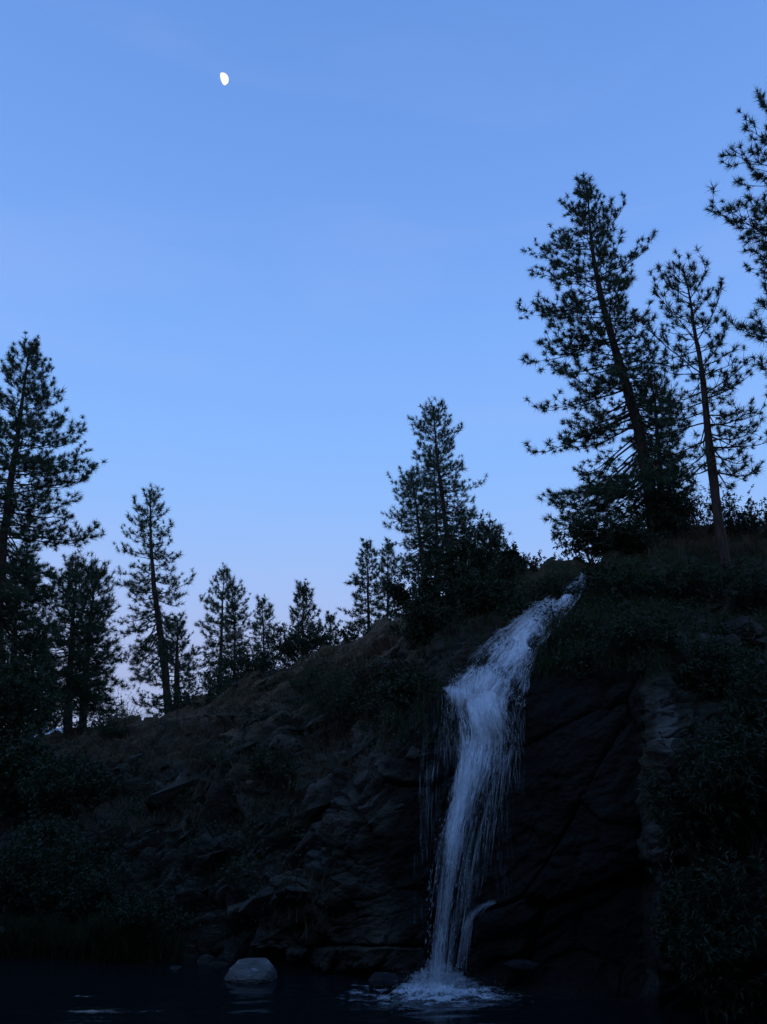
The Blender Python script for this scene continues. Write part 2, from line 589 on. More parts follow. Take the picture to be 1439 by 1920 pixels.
pale *= (TS < 7)
idx = np.arange(nr * nc).reshape(nr, nc)
quads = np.stack([idx[:-1, :-1], idx[:-1, 1:], idx[1:, 1:], idx[1:, :-1]], -1).reshape(-1, 4)
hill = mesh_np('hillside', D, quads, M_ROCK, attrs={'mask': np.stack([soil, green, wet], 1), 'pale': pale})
tag(hill, kind='structure')
hill['label'] = 'dark rocky hillside and cliff rising to the right behind the pool'
bvh = BVHTree.FromPolygons([tuple(v) for v in D.tolist()], quads.tolist())
EYE = Vector((0, 0, CAM_H))


def hit(px, py):
    r = bvh.ray_cast(EYE, ray(px, py).normalized())
    return (r[0], r[1]) if r[0] is not None else (None, None)


def ground(x, y):
    r = bvh.ray_cast(Vector((x, y, 60)), Vector((0, 0, -1)))
    return r[0].z if r[0] is not None else 0.0


# ------------------------------------------------------------------ the bank on the camera's side of the pool
bx, by = np.meshgrid(np.concatenate([np.linspace(-400, -60, 18), np.linspace(-55, 55, 90), np.linspace(60, 400, 18)]),
                     np.concatenate([np.linspace(-500, -60, 16), np.linspace(-55, 14, 70)]))
side = np.clip(np.abs(bx) - 10.5, 0, 26) * 0.42
back = np.clip(-by - 1.5, 0, 24) * 0.40
bz = np.where(by > 0, 0.55 - by * 0.22, 0.55) + np.maximum(back, 0)
bz = np.maximum(np.maximum(bz, -1.4), side - 0.8) + (side > 0) * 0.0
bz += 0.35 * fbm(np.stack([bx.ravel() * 0.35, by.ravel() * 0.35, bx.ravel() * 0], 1), 4, 5).reshape(bx.shape) * (bz > -0.5)
i2 = np.arange(bx.size).reshape(bx.shape)
bq = np.stack([i2[:-1, :-1], i2[:-1, 1:], i2[1:, 1:], i2[1:, :-1]], -1).reshape(-1, 4)
bank = mesh_np('near_bank', np.stack([bx, by, bz], -1).reshape(-1, 3), bq, M_ROCK, smooth=True,
               attrs={'mask': np.tile([0.25, 0.7, 0.0], (bx.size, 1))})
tag(bank, kind='structure')

def near_ground(x, y):
    j = int(np.argmin(np.abs(bx[0] - x))); i = int(np.argmin(np.abs(by[:, 0] - y)))
    return max(float(bz[i, j]), -0.3)


# ------------------------------------------------------------------ the pool
SPL = P(822, 1858, 10.45)
SPL.z = 0
wx = np.linspace(-14, 14, 220)
wy = np.concatenate([np.linspace(2, 8.2, 20, endpoint=False), np.linspace(8.2, 15.5, 200)])
WX, WY = np.meshgrid(wx, wy)
pw = np.stack([WX.ravel(), WY.ravel(), 0 * WX.ravel()], 1)
dist = np.hypot(WX.ravel() - SPL.x, WY.ravel() - SPL.y)
wz = 0.006 * fbm(pw * np.array([1.6, 3.2, 1]), 3, 8) + 0.022 * np.exp(-dist / 1.1) * fbm(pw * np.array([5, 9, 1]), 3, 9)
wz += 0.012 * np.sin(dist * 17 + 2 * fbm(pw * 2, 2, 3)) * np.exp(-dist / 0.9)
pw[:, 2] = wz
i2 = np.arange(WX.size).reshape(WX.shape)
wq = np.stack([i2[:-1, :-1], i2[:-1, 1:], i2[1:, 1:], i2[1:, :-1]], -1).reshape(-1, 4)
pool = mesh_np('water', pw, wq, M_WATER, smooth=True)
tag(pool, kind='structure')


# ------------------------------------------------------------------ rocks
def chunk_verts(rng, n=26, flat=1.0):
    """an angular stone: convex hull of a few cut directions"""
    import bmesh
    bm = bmesh.new()
    d = norm(rng.normal(size=(n, 3)))
    d *= rng.uniform(0.82, 1.0, (n, 1))
    d[:, 2] *= flat
    for v in d:
        bm.verts.new(v)
    bmesh.ops.convex_hull(bm, input=bm.verts)
    bmesh.ops.delete(bm, geom=[v for v in bm.verts if not v.link_faces], context='VERTS')
    return bm


slab_meshes = []
rs = np.random.default_rng(11)
for k in range(10):
    bm = chunk_verts(rs, 15 + k % 6, 0.9)
    me = bpy.data.meshes.new('rock_slab')
    bm.to_mesh(me); bm.free()
    me.materials.append(M_SLAB)
    slab_meshes.append(me)


def stone(name, px, py, Y, wpx, hpx, dpth, m, label, seed, n=30, sub=2, sink=0.25, cat='rock', group=None, shape=None):
    """a single rounded, chipped boulder standing at photo pixel (px, py = its foot)"""
    import bmesh
    rng = np.random.default_rng(seed)
    c = P(px, py, Y)
    sc = c.y / F / (CP)
    rx, rz = wpx * sc / 2 * 1.02, hpx * sc
    bm = bmesh.new()
    if shape is None:
        d = norm(rng.normal(size=(n, 3)))
        d = d * rng.uniform(0.85, 1.0, (n, 1))
        for v in d:
            bm.verts.new((v[0] * rx, v[1] * dpth, v[2] * rz * 0.62 + rz * 0.36))
    else:
        for (sx, sz, yy) in shape:
            bm.verts.new((sx * rx, yy * dpth, sz * rz))
    bmesh.ops.convex_hull(bm, input=bm.verts)
    bmesh.ops.delete(bm, geom=[v for v in bm.verts if not v.link_faces], context='VERTS')
    bmesh.ops.triangulate(bm, faces=bm.faces)
    for _ in range(sub):
        bmesh.ops.subdivide_edges(bm, edges=bm.edges, cuts=1, use_grid_fill=True)
        bmesh.ops.smooth_vert(bm, verts=bm.verts, factor=0.14, use_axis_x=True, use_axis_y=True, use_axis_z=True)
    V = np.array([v.co[:] for v in bm.verts])
    s = max(rx, 0.1)
    V += norm(V - V.mean(0)) * (fbm(V / s * 2.2 + seed, 4, seed) * 0.055 * s)[:, None]
    for v, q_ in zip(bm.verts, V):
        v.co = q_
    bmesh.ops.recalc_face_normals(bm, faces=bm.faces)
    me = bpy.data.meshes.new(name)
    bm.to_mesh(me); bm.free()
    me.materials.append(m)
    o = bpy.data.objects.new(name, me)
    COL.objects.link(o)
    o.location = (c.x, c.y, max(c.z, -0.2) - 0.02)
    return tag(o, label, cat, group)


# slabs of rock sticking out of the slope: pieces of the hillside
r = np.random.default_rng(5)
nslab = 0
while nslab < 170:
    px, py = r.uniform(190, 800), r.uniform(1230, 1790)
    if nslab > 135:
        px, py = r.uniform(1180, 1439), r.uniform(1060, 1260)
    elif px > 560 and py > 1430 and r.random() < 0.85:
        continue
    p, n_ = hit(px, py)
    if p is None or p.z < 0.1 or p.y > 26:
        continue
    s = r.uniform(0.05, 0.15) * (p.y / 13) * (1.8 if r.random() < 0.10 else 1.0)
    o = bpy.data.objects.new('rock_slab', slab_meshes[nslab % 10])
    COL.objects.link(o)
    o.parent = hill
    o.location = p - Vector(n_) * s * 0.32
    o.scale = (s * r.uniform(1.2, 2.4), s * r.uniform(0.7, 1.2), s * r.uniform(0.35, 0.7))
    o.rotation_euler = (r.uniform(-0.5, 0.3), -dip + r.normal(0, 0.4), r.uniform(-0.9, 0.9))
    nslab += 1


for k, (px, py, s, tilt) in enumerate(((328, 1478, 0.42, 0.0), (566, 1588, 0.30, -0.5), (610, 1505, 0.28, -0.2), (688, 1408, 0.34, -0.1), (452, 1412, 0.30, 0.1),
                                      (520, 1545, 0.26, -0.3), (392, 1618, 0.27, 0.0), (480, 1700, 0.28, -0.15), (600, 1360, 0.26, 0.1), (440, 1510, 0.24, -0.2))):
    p, n_ = hit(px, py)
    if p is None:
        continue
    o = bpy.data.objects.new('rock_slab', slab_meshes[k])
    COL.objects.link(o)
    o.parent = hill
    s *= p.y / 13
    o.location = p - Vector(n_) * s * 0.34
    o.scale = (s * 1.7, s * 1.0, s * 0.62)
    o.rotation_euler = (-0.35, -dip + tilt, 0.25)

# ------------------------------------------------------------------ the waterfall
FALL = [((1084, 1083), (1100, 1083)), ((1043, 1115), (1084, 1126)), ((992, 1145), (1052, 1164)), ((928, 1190), (1014, 1215)),
        ((872, 1235), (994, 1275)), ((842, 1270), (986, 1310)), ((832, 1302), (978, 1345)), ((842, 1360), (970, 1388)),
        ((840, 1420), (955, 1428)), ((832, 1490), (925, 1490)), ((815, 1560), (910, 1560)), ((803, 1650), (893, 1650)),
        ((795, 1750), (878, 1750)), ((786, 1856), (864, 1856))]
COREU = [.5, .55, .6, .6, .6, .58, .55, .48, .42, .42, .42, .40, .40, .42]
COREW = [.7, .50, .40, .32, .25, .22, .19, .20, .23, .21, .20, .21, .25, .30]
CORED = [.8, .52, .46, .44, .42, .44, .50, .62, .64, .58, .54, .48, .46, .5]
NU, NV = 57, 300
us = np.linspace(0, 1, NU)
vs = np.linspace(0, len(FALL) - 1, NV)
Lx = np.interp(vs, range(14), [f[0][0] for f in FALL]); Ly = np.interp(vs, range(14), [f[0][1] for f in FALL])
Rx = np.interp(vs, range(14), [f[1][0] for f in FALL]); Ry = np.interp(vs, range(14), [f[1][1] for f in FALL])
WP = np.zeros((NV, NU, 3))
YT = np.zeros((NV, NU))
for i in range(NV):
    for j in range(NU):
        px = Lx[i] + (Rx[i] - Lx[i]) * us[j]
        py = Ly[i] + (Ry[i] - Ly[i]) * us[j]
        p, n_ = hit(px, py)
        Yt = p.y if p is not None else 11.0
        YT[i, j] = Yt
        Yfall = np.interp(py, [1360, 1450, 1600, 1856], [11.5, 11.1, 10.75, 10.45])
        k = min(1.0, max(0.0, (py - 1350) / 90))
        Y = (Yt - 0.10) * (1 - k) + min(Yfall, Yt - 0.10) * k
        WP[i, j] = P(px, py, Y)
for _ in range(30):          # the sheet evens out the rock it runs over
    WP[1:-1, 1:-1, 1] = 0.25 * (WP[:-2, 1:-1, 1] + WP[2:, 1:-1, 1] + WP[1:-1, :-2, 1] + WP[1:-1, 2:, 1])
for _ in range(3):
    YT[1:-1, 1:-1] = 0.25 * (YT[:-2, 1:-1] + YT[2:, 1:-1] + YT[1:-1, :-2] + YT[1:-1, 2:])
WP[:, :, 1] = np.minimum(WP[:, :, 1], YT - 0.035)
for _ in range(4):
    WP[1:-1, 1:-1, 1] = np.minimum(WP[1:-1, 1:-1, 1], 0.25 * (WP[:-2, 1:-1, 1] + WP[2:, 1:-1, 1] + WP[1:-1, :-2, 1] + WP[1:-1, 2:, 1]))
for i in range(NV):          # keep each point on its line of sight after smoothing in depth
    for j in range(NU):
        px = Lx[i] + (Rx[i] - Lx[i]) * us[j]
        py = Ly[i] + (Ry[i] - Ly[i]) * us[j]
        WP[i, j] = P(px, py, WP[i, j, 1])
WN = grid_normals(WP)
if WN[NV // 2, NU // 2, 1] > 0:
    WN = -WN
vlen = np.concatenate([[0], np.cumsum(np.linalg.norm(np.diff(WP[:, NU // 2], axis=0), axis=1))])
cu = np.interp(vs, range(14), COREU); cw = np.interp(vs, range(14), COREW); cden = np.interp(vs, range(14), CORED)


def core(i, u):
    """how much white water runs at row i, across-position u"""
    g = np.exp(-((u - cu[i]) / (cw[i] * 0.8)) ** 2)
    edge = sstep(0.0, 0.22, u) * sstep(0.0, 0.22, 1 - u)
    return g, edge


dens = np.zeros((NV, NU))
for i in range(NV):
    g, e = core(i, us)
    lowfade = 1.0
    dens[i] = -0.24 + cden[i] * g * lowfade + 0.14 * e - 0.45 * (1 - e)
UVs = np.zeros((NV, NU, 2))
UVs[:, :, 0] = us[None, :] * (np.linalg.norm(WP[:, -1] - WP[:, 0], axis=1)[:, None] * 0.6 + 0.4)
UVs[:, :, 1] = vlen[:, None]
gap = fbm(np.stack([UVs[:, :, 0].ravel() * 4.5, UVs[:, :, 1].ravel() * 1.1, np.zeros(NV * NU)], 1), 4, 47).reshape(NV, NU)
upw = (1 - sstep(6.0, 9.0, vs))[:, None]
dens += (0.32 * upw + 0.14) * gap - 0.02
midw = np.exp(-((vs - 7.6) / 1.6) ** 2)[:, None]
dens += 0.10 * midw - 0.40 * sstep(9.0, 12.3, vs)[:, None]
dens += 0.20 * np.exp(-((vs - 6.2) / 2.4) ** 2)[:, None]
ledge = np.exp(-((vs - 5.9) / 0.22) ** 2)[:, None] * (1 - sstep(0.18, 0.36, us))[None, :]
dens += 0.5 * ledge
dens += 0.24 * (1 - sstep(2.8, 5.0, vs))[:, None]
fall = empty('waterfall', (SPL.x, SPL.y, 0))
tag(fall, 'white waterfall sliding down the dark cliff into the pool', 'waterfall')
i2 = np.arange(NV * NU).reshape(NV, NU)
fq = np.stack([i2[:-1, :-1], i2[:-1, 1:], i2[1:, 1:], i2[1:, :-1]], -1).reshape(-1, 4)
coreg = np.array([core(i, us)[0] for i in range(NV)])
for ly, (off, bias, amp, cb) in enumerate(((0.04, -0.06, 0.03, 0.0), (0.08, -0.16, 0.05, 0.05), (0.12, -0.34, 0.06, 0.20))):
    flat = np.stack([UVs[:, :, 0].ravel() * 17, UVs[:, :, 1].ravel() * 2.8, np.full(NV * NU, ly * 7.7)], 1)
    bumpw = fbm(flat, 5, 33 + ly, 0.6).reshape(NV, NU) * amp * (0.45 + 0.55 * upw)
    WS = WP + WN * (off + np.maximum(bumpw, -0.02))[:, :, None]
    dl = dens + bias + cb * coreg + 0.16 * fbm(flat * 0.6, 4, 90 + ly, 0.6).reshape(NV, NU)
    mesh_np('water_sheet', WS.reshape(-1, 3), fq, M_SHEET, fall, smooth=True, attrs={'dens': dl.ravel()}, uv=UVs.reshape(-1, 2) + np.array([ly * 3.17, ly * 5.31]))


def veil(corners, seed, d0):
    # a thin see-through curtain of trickles over the rock beside the main stream
    (x0, x1, y0), (x2, x3, y1) = corners
    nu_, nv_ = 24, 60
    G_ = np.zeros((nv_, nu_, 3)); U_ = np.zeros((nv_, nu_, 2)); D_ = np.zeros((nv_, nu_))
    for i in range(nv_):
        f = i / (nv_ - 1)
        for j in range(nu_):
            u = j / (nu_ - 1)
            px = (x0 + (x1 - x0) * u) * (1 - f) + (x2 + (x3 - x2) * u) * f
            py = y0 + (y1 - y0) * f
            p, n_ = hit(px, py)
            Y = (p.y if p is not None else 11.0) - 0.07
            G_[i, j] = P(px, py, Y)
            U_[i, j] = (u * (x1 - x0) / 130 + seed * 2.7, 0.30 * (G_[0, j, 2] - G_[i, j, 2]) + seed)
            D_[i, j] = d0 - 0.45 * (1 - math.sin(math.pi * min(max(u, 0), 1)) ** 0.6) - 0.35 * f ** 2 - 0.3 * (1 - min(1, f * 5))
    i_ = np.arange(nv_ * nu_).reshape(nv_, nu_)
    q_ = np.stack([i_[:-1, :-1], i_[:-1, 1:], i_[1:, 1:], i_[1:, :-1]], -1).reshape(-1, 4)
    mesh_np('thin_veil', G_.reshape(-1, 3), q_, M_SHEET, fall, smooth=True, attrs={'dens': D_.ravel()}, uv=U_.reshape(-1, 2))


veil(((795, 868, 1300), (770, 845, 1640)), 1, -0.12)
veil(((770, 830, 1380), (755, 825, 1800)), 2, -0.14)
veil(((905, 985, 1345), (885, 945, 1640)), 3, 0.04)
veil(((880, 950, 1480), (855, 905, 1800)), 4, -0.08)


def ribbons(paths, widths, dens_):
    """paths (n, k, 3): thin flattened strands, three sided, tapering at both ends"""
    n, k = paths.shape[:2]
    tang = norm(np.gradient(paths, axis=1))
    view = norm(paths - np.array([0, 0, CAM_H + 1.0]))
    sidev = norm(np.cross(tang, view))
    taper = np.sin(np.linspace(0.08, math.pi - 0.08, k))[None, :, None] ** 0.7
    wv = widths[:, None, None] * taper
    a = paths + sidev * wv
    b = paths - sidev * wv
    c = paths - view * wv * 0.7
    V = np.stack([a, b, c], 2).reshape(-1, 3)
    base = (np.arange(n)[:, None] * k + np.arange(k - 1)[None, :]).reshape(-1) * 3
    Fs = []
    for s0, s1 in ((0, 1), (1, 2), (2, 0)):
        Fs.append(np.stack([base + s0, base + s1, base + 3 + s1, base + 3 + s0], 1))
    return V, np.concatenate(Fs), np.repeat(dens_, k * 3)


def surf(iv, u):
    iv = np.clip(iv, 0, NV - 1.001)
    uu = np.clip(u, 0, 0.999) * (NU - 1)
    i, j = iv.astype(int), uu.astype(int)
    fi, fj = (iv - i)[..., None], (uu - j)[..., None]
    return (WP[i, j] * (1 - fi) * (1 - fj) + WP[i + 1, j] * fi * (1 - fj) + WP[i, j + 1] * (1 - fi) * fj + WP[i + 1, j + 1] * fi * fj)


rw = np.random.default_rng(77)
paths, wd, dn = [], [], []
K = 9
n_try = 9000
vi = rw.uniform(0, NV - 6, n_try)
uu = rw.uniform(0.01, 0.99, n_try)
gg = np.exp(-((uu - cu[vi.astype(int)]) / (cw[vi.astype(int)] * 1.0)) ** 2)
# clumping: strands gather into rivulets with dark gaps between
cl = vnoise(np.stack([uu * 13 + vi * 0.01, vi * 0.035, 0 * uu], 1), 6)
cl2 = vnoise(np.stack([uu * 5, vi * 0.06, 0 * uu + 4], 1), 16)
upper = (vi < NV * 7 / 13)
prob = np.where(upper, 0.16 + 0.40 * gg, 0.10 + 0.60 * gg ** 1.5) + 0.30 * cl + 0.18 * cl2
gi, gj = vi.astype(int), (uu * (NU - 1)).astype(int)
ed = np.clip(np.minimum(uu, 1 - uu) / 0.16, 0, 1)
prob = prob * (0.35 + 0.65 * ed) + 0.50 * gap[gi, gj] * (0.25 + 0.75 * upw[gi, 0]) - 0.06 - 0.22 * sstep(10.0, 13.0, vs[gi])
keep = rw.random(n_try) < prob
vi, uu, gg = vi[keep], uu[keep], gg[keep]
ln = rw.uniform(6, 24, len(vi)) * np.where(vi > NV * 0.6, 1.4, 0.75)
tt = np.linspace(0, 1, K)[None, :]
ivs = vi[:, None] + ln[:, None] * tt
us_ = uu[:, None] + rw.normal(0, 0.012, (len(vi), 1)) * tt + 0.010 * np.sin(tt * 7 + rw.uniform(0, 6, (len(vi), 1)))
pth = surf(ivs, us_)
lift = rw.uniform(0.0, 0.10, len(vi)) * (0.4 + gg)
pth[:, :, 1] -= (lift[:, None] * (0.3 + 0.7 * np.sin(tt * math.pi)) + 0.03)
V, Fr, dd = ribbons(pth, rw.uniform(0.001, 0.0035, len(vi)), rw.uniform(0.06, 0.45, len(vi)) * np.where(vi > NV * 0.62, 0.5, 1.0))
st = mesh_np('water_strands', V, Fr, M_STRAND, fall, smooth=True, attrs={'dens': dd})
st['kind'] = 'stuff'


def drips(n, box, lenm, wmax, dlo, dhi, seed, Yo, conv=0.0):
    """thin veils of single falling threads beside the main stream"""
    rr = np.random.default_rng(seed)
    x0, x1, y0, y1 = box
    out, ww, de = [], [], []
    for _ in range(n):
        px, py = rr.uniform(x0, x1), y0 + (y1 - y0) * rr.random() ** 1.2
        p, n_ = hit(px, py)
        Y = (p.y if p is not None else 11.0) - rr.uniform(0.05, Yo)
        a = P(px, py, Y)
        L = rr.uniform(0.25, 1.0) * lenm
        z = np.linspace(0, L, K)
        q_ = np.stack([a.x + rr.normal(0, 0.012) * np.linspace(0, 1, K) + 0.006 * np.sin(z * 9 + rr.uniform(0, 6)), np.full(K, a.y) - 0.02 * z, a.z - z], 1)
        if q_[-1, 2] < 0:
            continue
        out.append(q_); ww.append(rr.uniform(0.0015, wmax)); de.append(rr.uniform(dlo, dhi))
    return np.array(out), np.array(ww), np.array(de)


pp, ww_, de_ = [], [], []
for args in ((140, (828, 870, 1295, 1400), 0.35, 0.004, 0.08, 0.35, 1, 0.2), (90, (790, 850, 1330, 1560), 0.6, 0.002, 0.03, 0.14, 2, 0.2),
             (150, (930, 985, 1330, 1460), 0.30, 0.003, 0.05, 0.25, 3, 0.2), (80, (890, 960, 1430, 1650), 0.5, 0.002, 0.03, 0.14, 4, 0.25)):
    a, b, c = drips(*args)
    pp.append(a); ww_.append(b); de_.append(c)
V, Fr, dd = ribbons(np.concatenate(pp), np.concatenate(ww_), np.concatenate(de_))
st2 = mesh_np('thin_side_veil', V, Fr, M_STRAND, fall, smooth=True, attrs={'dens': dd})
st2['kind'] = 'stuff'

# froth: short torn flecks of white water tumbling over the upper ledges
nf = 16000
vf = rw.uniform(0, NV - 3, nf); uf = rw.uniform(0.0, 1.0, nf)
gi, gj = vf.astype(int), (uf * (NU - 1)).astype(int)
fr = vnoise(np.stack([uf * 9, vf * 0.09, 0 * uf], 1), 71) + 0.6 * vnoise(np.stack([uf * 22, vf * 0.25, 0 * uf + 3], 1), 72)
kf = rw.random(nf) < (0.16 + 0.50 * fr + 0.45 * gap[gi, gj] + 0.25 * np.exp(-((uf - cu[gi]) / cw[gi]) ** 2)) * (0.22 + 0.78 * upw[gi, 0])
vf, uf = vf[kf], uf[kf]
tf = np.linspace(0, 1, 4)[None, :]
lf = rw.uniform(0.4, 2.6, len(vf))
pf = surf(vf[:, None] + lf[:, None] * tf, uf[:, None] + rw.normal(0, 0.012, (len(vf), 1)) * tf)
pf[:, :, 1] -= (rw.uniform(0.03, 0.16, len(vf))[:, None] + 0 * tf)
pf[:, :, 2] += rw.normal(0, 0.012, (len(vf), 1))
V, Fr, dd = ribbons(pf, rw.uniform(0.001, 0.0042, len(vf)), rw.uniform(0.10, 0.60, len(vf)))
sfr = mesh_np('froth', V, Fr, M_STRAND, fall, smooth=True, attrs={'dens': dd})
sfr['kind'] = 'stuff'

# a small spout off a ledge at the foot, right of the main column
spt = [(932, 1690), (918, 1694), (900, 1702), (886, 1716), (877, 1740), (871, 1775), (866, 1815), (862, 1853)]
sp3 = []
for k, (px, py) in enumerate(spt):
    sp3.append(P(px, py, 10.75 - 0.05 * k))
sp3 = np.array([v[:] for v in sp3])
sp_p, sp_w, sp_d = [], [], []
for _ in range(170):
    a = rw.uniform(0, 5.2); b = a + rw.uniform(0.8, 1.8)
    t_ = np.clip(np.linspace(a, b, K), 0, 6.99)
    i_ = t_.astype(int); f_ = (t_ - i_)[:, None]
    q_ = sp3[i_] * (1 - f_) + sp3[i_ + 1] * f_
    q_ = q_ + rw.normal(0, 0.02, 3) * (0.4 + 0.35 * t_[:, None])
    sp_p.append(q_); sp_w.append(rw.uniform(0.0015, 0.004)); sp_d.append(rw.uniform(0.02, 0.14))
V, Fr, dd = ribbons(np.array(sp_p), np.array(sp_w), np.array(sp_d))
st3 = mesh_np('side_spout', V, Fr, M_STRAND, fall, smooth=True, attrs={'dens': dd})


def octas(c, s):
    n = len(c)
    o = np.array([[1, 0, 0], [-1, 0, 0], [0, 1, 0], [0, -1, 0], [0, 0, 1], [0, 0, -1]], float)
    V = (c[:, None, :] + o[None] * s[:, None, None]).reshape(-1, 3)
    f = np.array([[0, 2, 4], [2, 1, 4], [1, 3, 4], [3, 0, 4], [2, 0, 5], [1, 2, 5], [3, 1, 5], [0, 3, 5]])
    return V, (f[None] + (np.arange(n) * 6)[:, None, None]).reshape(-1, 3)


# foam where the fall strikes the pool: a heaped, torn sheet and thrown drops
fx, fy = np.meshgrid(np.linspace(-1.3, 1.1, 150), np.linspace(-0.75, 0.55, 110))
fp = np.stack([fx.ravel() + SPL.x - 0.05, fy.ravel() + SPL.y - 0.22, 0 * fx.ravel()], 1)
ex = np.hypot(fx / 0.50, fy / 0.36).ravel()
fb = fbm(fp * np.array([20, 28, 1]), 5, 61, 0.7)
fp[:, 2] = 0.03 + np.exp(-(ex / 0.75) ** 2) * (0.05 + 0.035 * fb) + 0.008 * fb
fden = np.clip(0.95 * np.exp(-(ex / 0.95) ** 2) + 1.15 * fbm(fp * np.array([6, 16, 1]), 6, 62, 0.75) * np.exp(-(ex / 1.6) ** 2) - 0.12, 0, 0.72)
i2 = np.arange(fx.size).reshape(fx.shape)
fq2 = np.stack([i2[:-1, :-1], i2[:-1, 1:], i2[1:, 1:], i2[1:, :-1]], -1).reshape(-1, 4)
live = fden[fq2].max(1) > 0.02
mesh_np('splash_foam', fp, fq2[live], M_STRAND, fall, smooth=True, attrs={'dens': fden})
nd = 3200
ang = rw.uniform(0, 2 * math.pi, nd)
rr_ = np.abs(rw.normal(0, 0.26, nd))
dc = np.stack([SPL.x + rr_ * 1.25 * np.cos(ang), SPL.y + rr_ * 0.8 * np.sin(ang) - 0.12, np.abs(rw.normal(0.03, 0.13, nd)) * np.exp(-rr_ * 1.6) + 0.03], 1)
V, Fo = octas(dc, rw.uniform(0.0015, 0.004, nd))
dr_ = mesh_np('splash_drops', V, Fo, M_STRAND, fall, attrs={'dens': np.full(len(V), 0.4)})
dr_['kind'] = 'stuff'


# soft spray standing over the place where the column lands
for k, (rx_, ry_, rz_) in enumerate(((0.20, 0.15, 0.26), (0.34, 0.24, 0.17), (0.48, 0.32, 0.10))):
    th, ph = np.meshgrid(np.linspace(0, math.pi / 2, 22), np.linspace(0, 2 * math.pi, 48, endpoint=False))
    sx, sy, sz_ = np.sin(th) * np.cos(ph), np.sin(th) * np.sin(ph), np.cos(th)
    nb = fbm(np.stack([sx.ravel() * 5, sy.ravel() * 5, sz_.ravel() * 5 + k * 9], 1), 5, 140 + k, 0.65)
    q_ = np.stack([sx.ravel() * rx_, sy.ravel() * ry_, sz_.ravel() * rz_], 1) * (1 + 0.35 * nb)[:, None] + np.array([SPL.x, SPL.y - 0.06, 0.01])
    dn_ = np.clip((0.12 + 0.24 * nb) * (1 - 0.8 * sz_.ravel()), 0, 0.5)
    i_ = np.arange(48 * 22).reshape(48, 22); j_ = np.roll(i_, -1, 0)
    mesh_np('spray', q_, np.stack([i_[:, :-1], j_[:, :-1], j_[:, 1:], i_[:, 1:]], -1).reshape(-1, 4), M_STRAND, fall, smooth=True, attrs={'dens': dn_})


# ------------------------------------------------------------------ tubes, tufts, leaves
def tubes(segs, sides=3):
    """segs: array (n, 8) p0 r0 p1 r1 -> little tapered prisms"""
    s = np.asarray(segs, float)
    p0, r0, p1, r1 = s[:, 0:3], s[:, 3], s[:, 4:7], s[:, 7]
    d = norm(p1 - p0)
    ref = np.where(np.abs(d[:, 2:3]) > 0.9, np.array([[1.0, 0, 0]]), np.array([[0, 0, 1.0]]))
    a = norm(np.cross(d, ref)); b = np.cross(d, a)
    th = np.arange(sides) * 2 * math.pi / sides
    ring = np.cos(th)[None, :, None] * a[:, None, :] + np.sin(th)[None, :, None] * b[:, None, :]
    V = np.stack([p0[:, None] + ring * r0[:, None, None], p1[:, None] + ring * r1[:, None, None]], 1).reshape(-1, 3)
    n = len(s)
    base = np.arange(n)[:, None] * 2 * sides
    k = np.arange(sides); k2 = (k + 1) % sides
    Fq = np.stack([base + k, base + k2, base + sides + k2, base + sides + k], -1).reshape(-1, 4)
    return V, Fq


def tube_path(pts_, radii, sides=10, seed=0, rough=0.0):
    p = np.asarray(pts_, float); rr = np.asarray(radii, float)
    d = norm(np.gradient(p, axis=0))
    a = norm(np.cross(d, np.tile([0.0, 1.0, 0.03], (len(p), 1)))); b = np.cross(d, a)
    th = np.arange(sides) * 2 * math.pi / sides
    ring = np.cos(th)[None, :, None] * a[:, None, :] + np.sin(th)[None, :, None] * b[:, None, :]
    rad_ = np.repeat(rr[:, None], sides, 1)
    if rough:
        rad_ = rad_ * (1 + rough * vnoise(np.stack([np.tile(th * 2, (len(p), 1)).ravel(), np.repeat(p[:, 2] * 2.5, sides), np.zeros(len(p) * sides) + seed], 1), seed).reshape(len(p), sides))
    V = (p[:, None] + ring * rad_[:, :, None]).reshape(-1, 3)
    i_ = np.arange(len(p) * sides).reshape(len(p), sides)
    j_ = np.roll(i_, -1, 1)
    Fq = np.stack([i_[:-1], j_[:-1], j_[1:], i_[1:]], -1).reshape(-1, 4)
    return V, Fq


def tuft_mesh(T, D_, s, k, rng, width, tri=False):
    """needle bursts at T pointing along D_: k flat tapering needles each"""
    n = len(T)
    d = norm(rng.normal(size=(n, k, 3)) * 0.80 + D_[:, None, :] * 0.75)
    L = s[:, None, None] * rng.uniform(0.65, 1.1, (n, k, 1))
    back = rng.uniform(0, 0.55, (n, k, 1)) * s[:, None, None]
    o = T[:, None, :] - D_[:, None, :] * back
    pr = norm(np.cross(d, rng.normal(size=(n, k, 3)))) * width
    tip = o + d * L
    if tri:
        V = np.stack([o + pr, tip, o - pr], 2).reshape(-1, 3)
        return V, np.arange(n * k * 3).reshape(-1, 3), np.repeat(np.clip(rng.normal(0.40, 0.24, n), 0, 1), k * 3)
    tip[:, :, 2] -= 0.10 * L[:, :, 0] * (1 - np.abs(d[:, :, 2]))
    mid = o + d * L * 0.35
    V = np.stack([o, mid + pr, tip, mid - pr], 2).reshape(-1, 3)
    Fq = np.arange(n * k * 4).reshape(-1, 4)
    tint = np.repeat(np.clip(rng.normal(0.40, 0.24, n), 0, 1), k * 4)
    return V, Fq, tint


def rot_z(v, a):
    c, s = math.cos(a), math.sin(a)
    return np.array([v[0] * c - v[1] * s, v[0] * s + v[1] * c, v[2]])


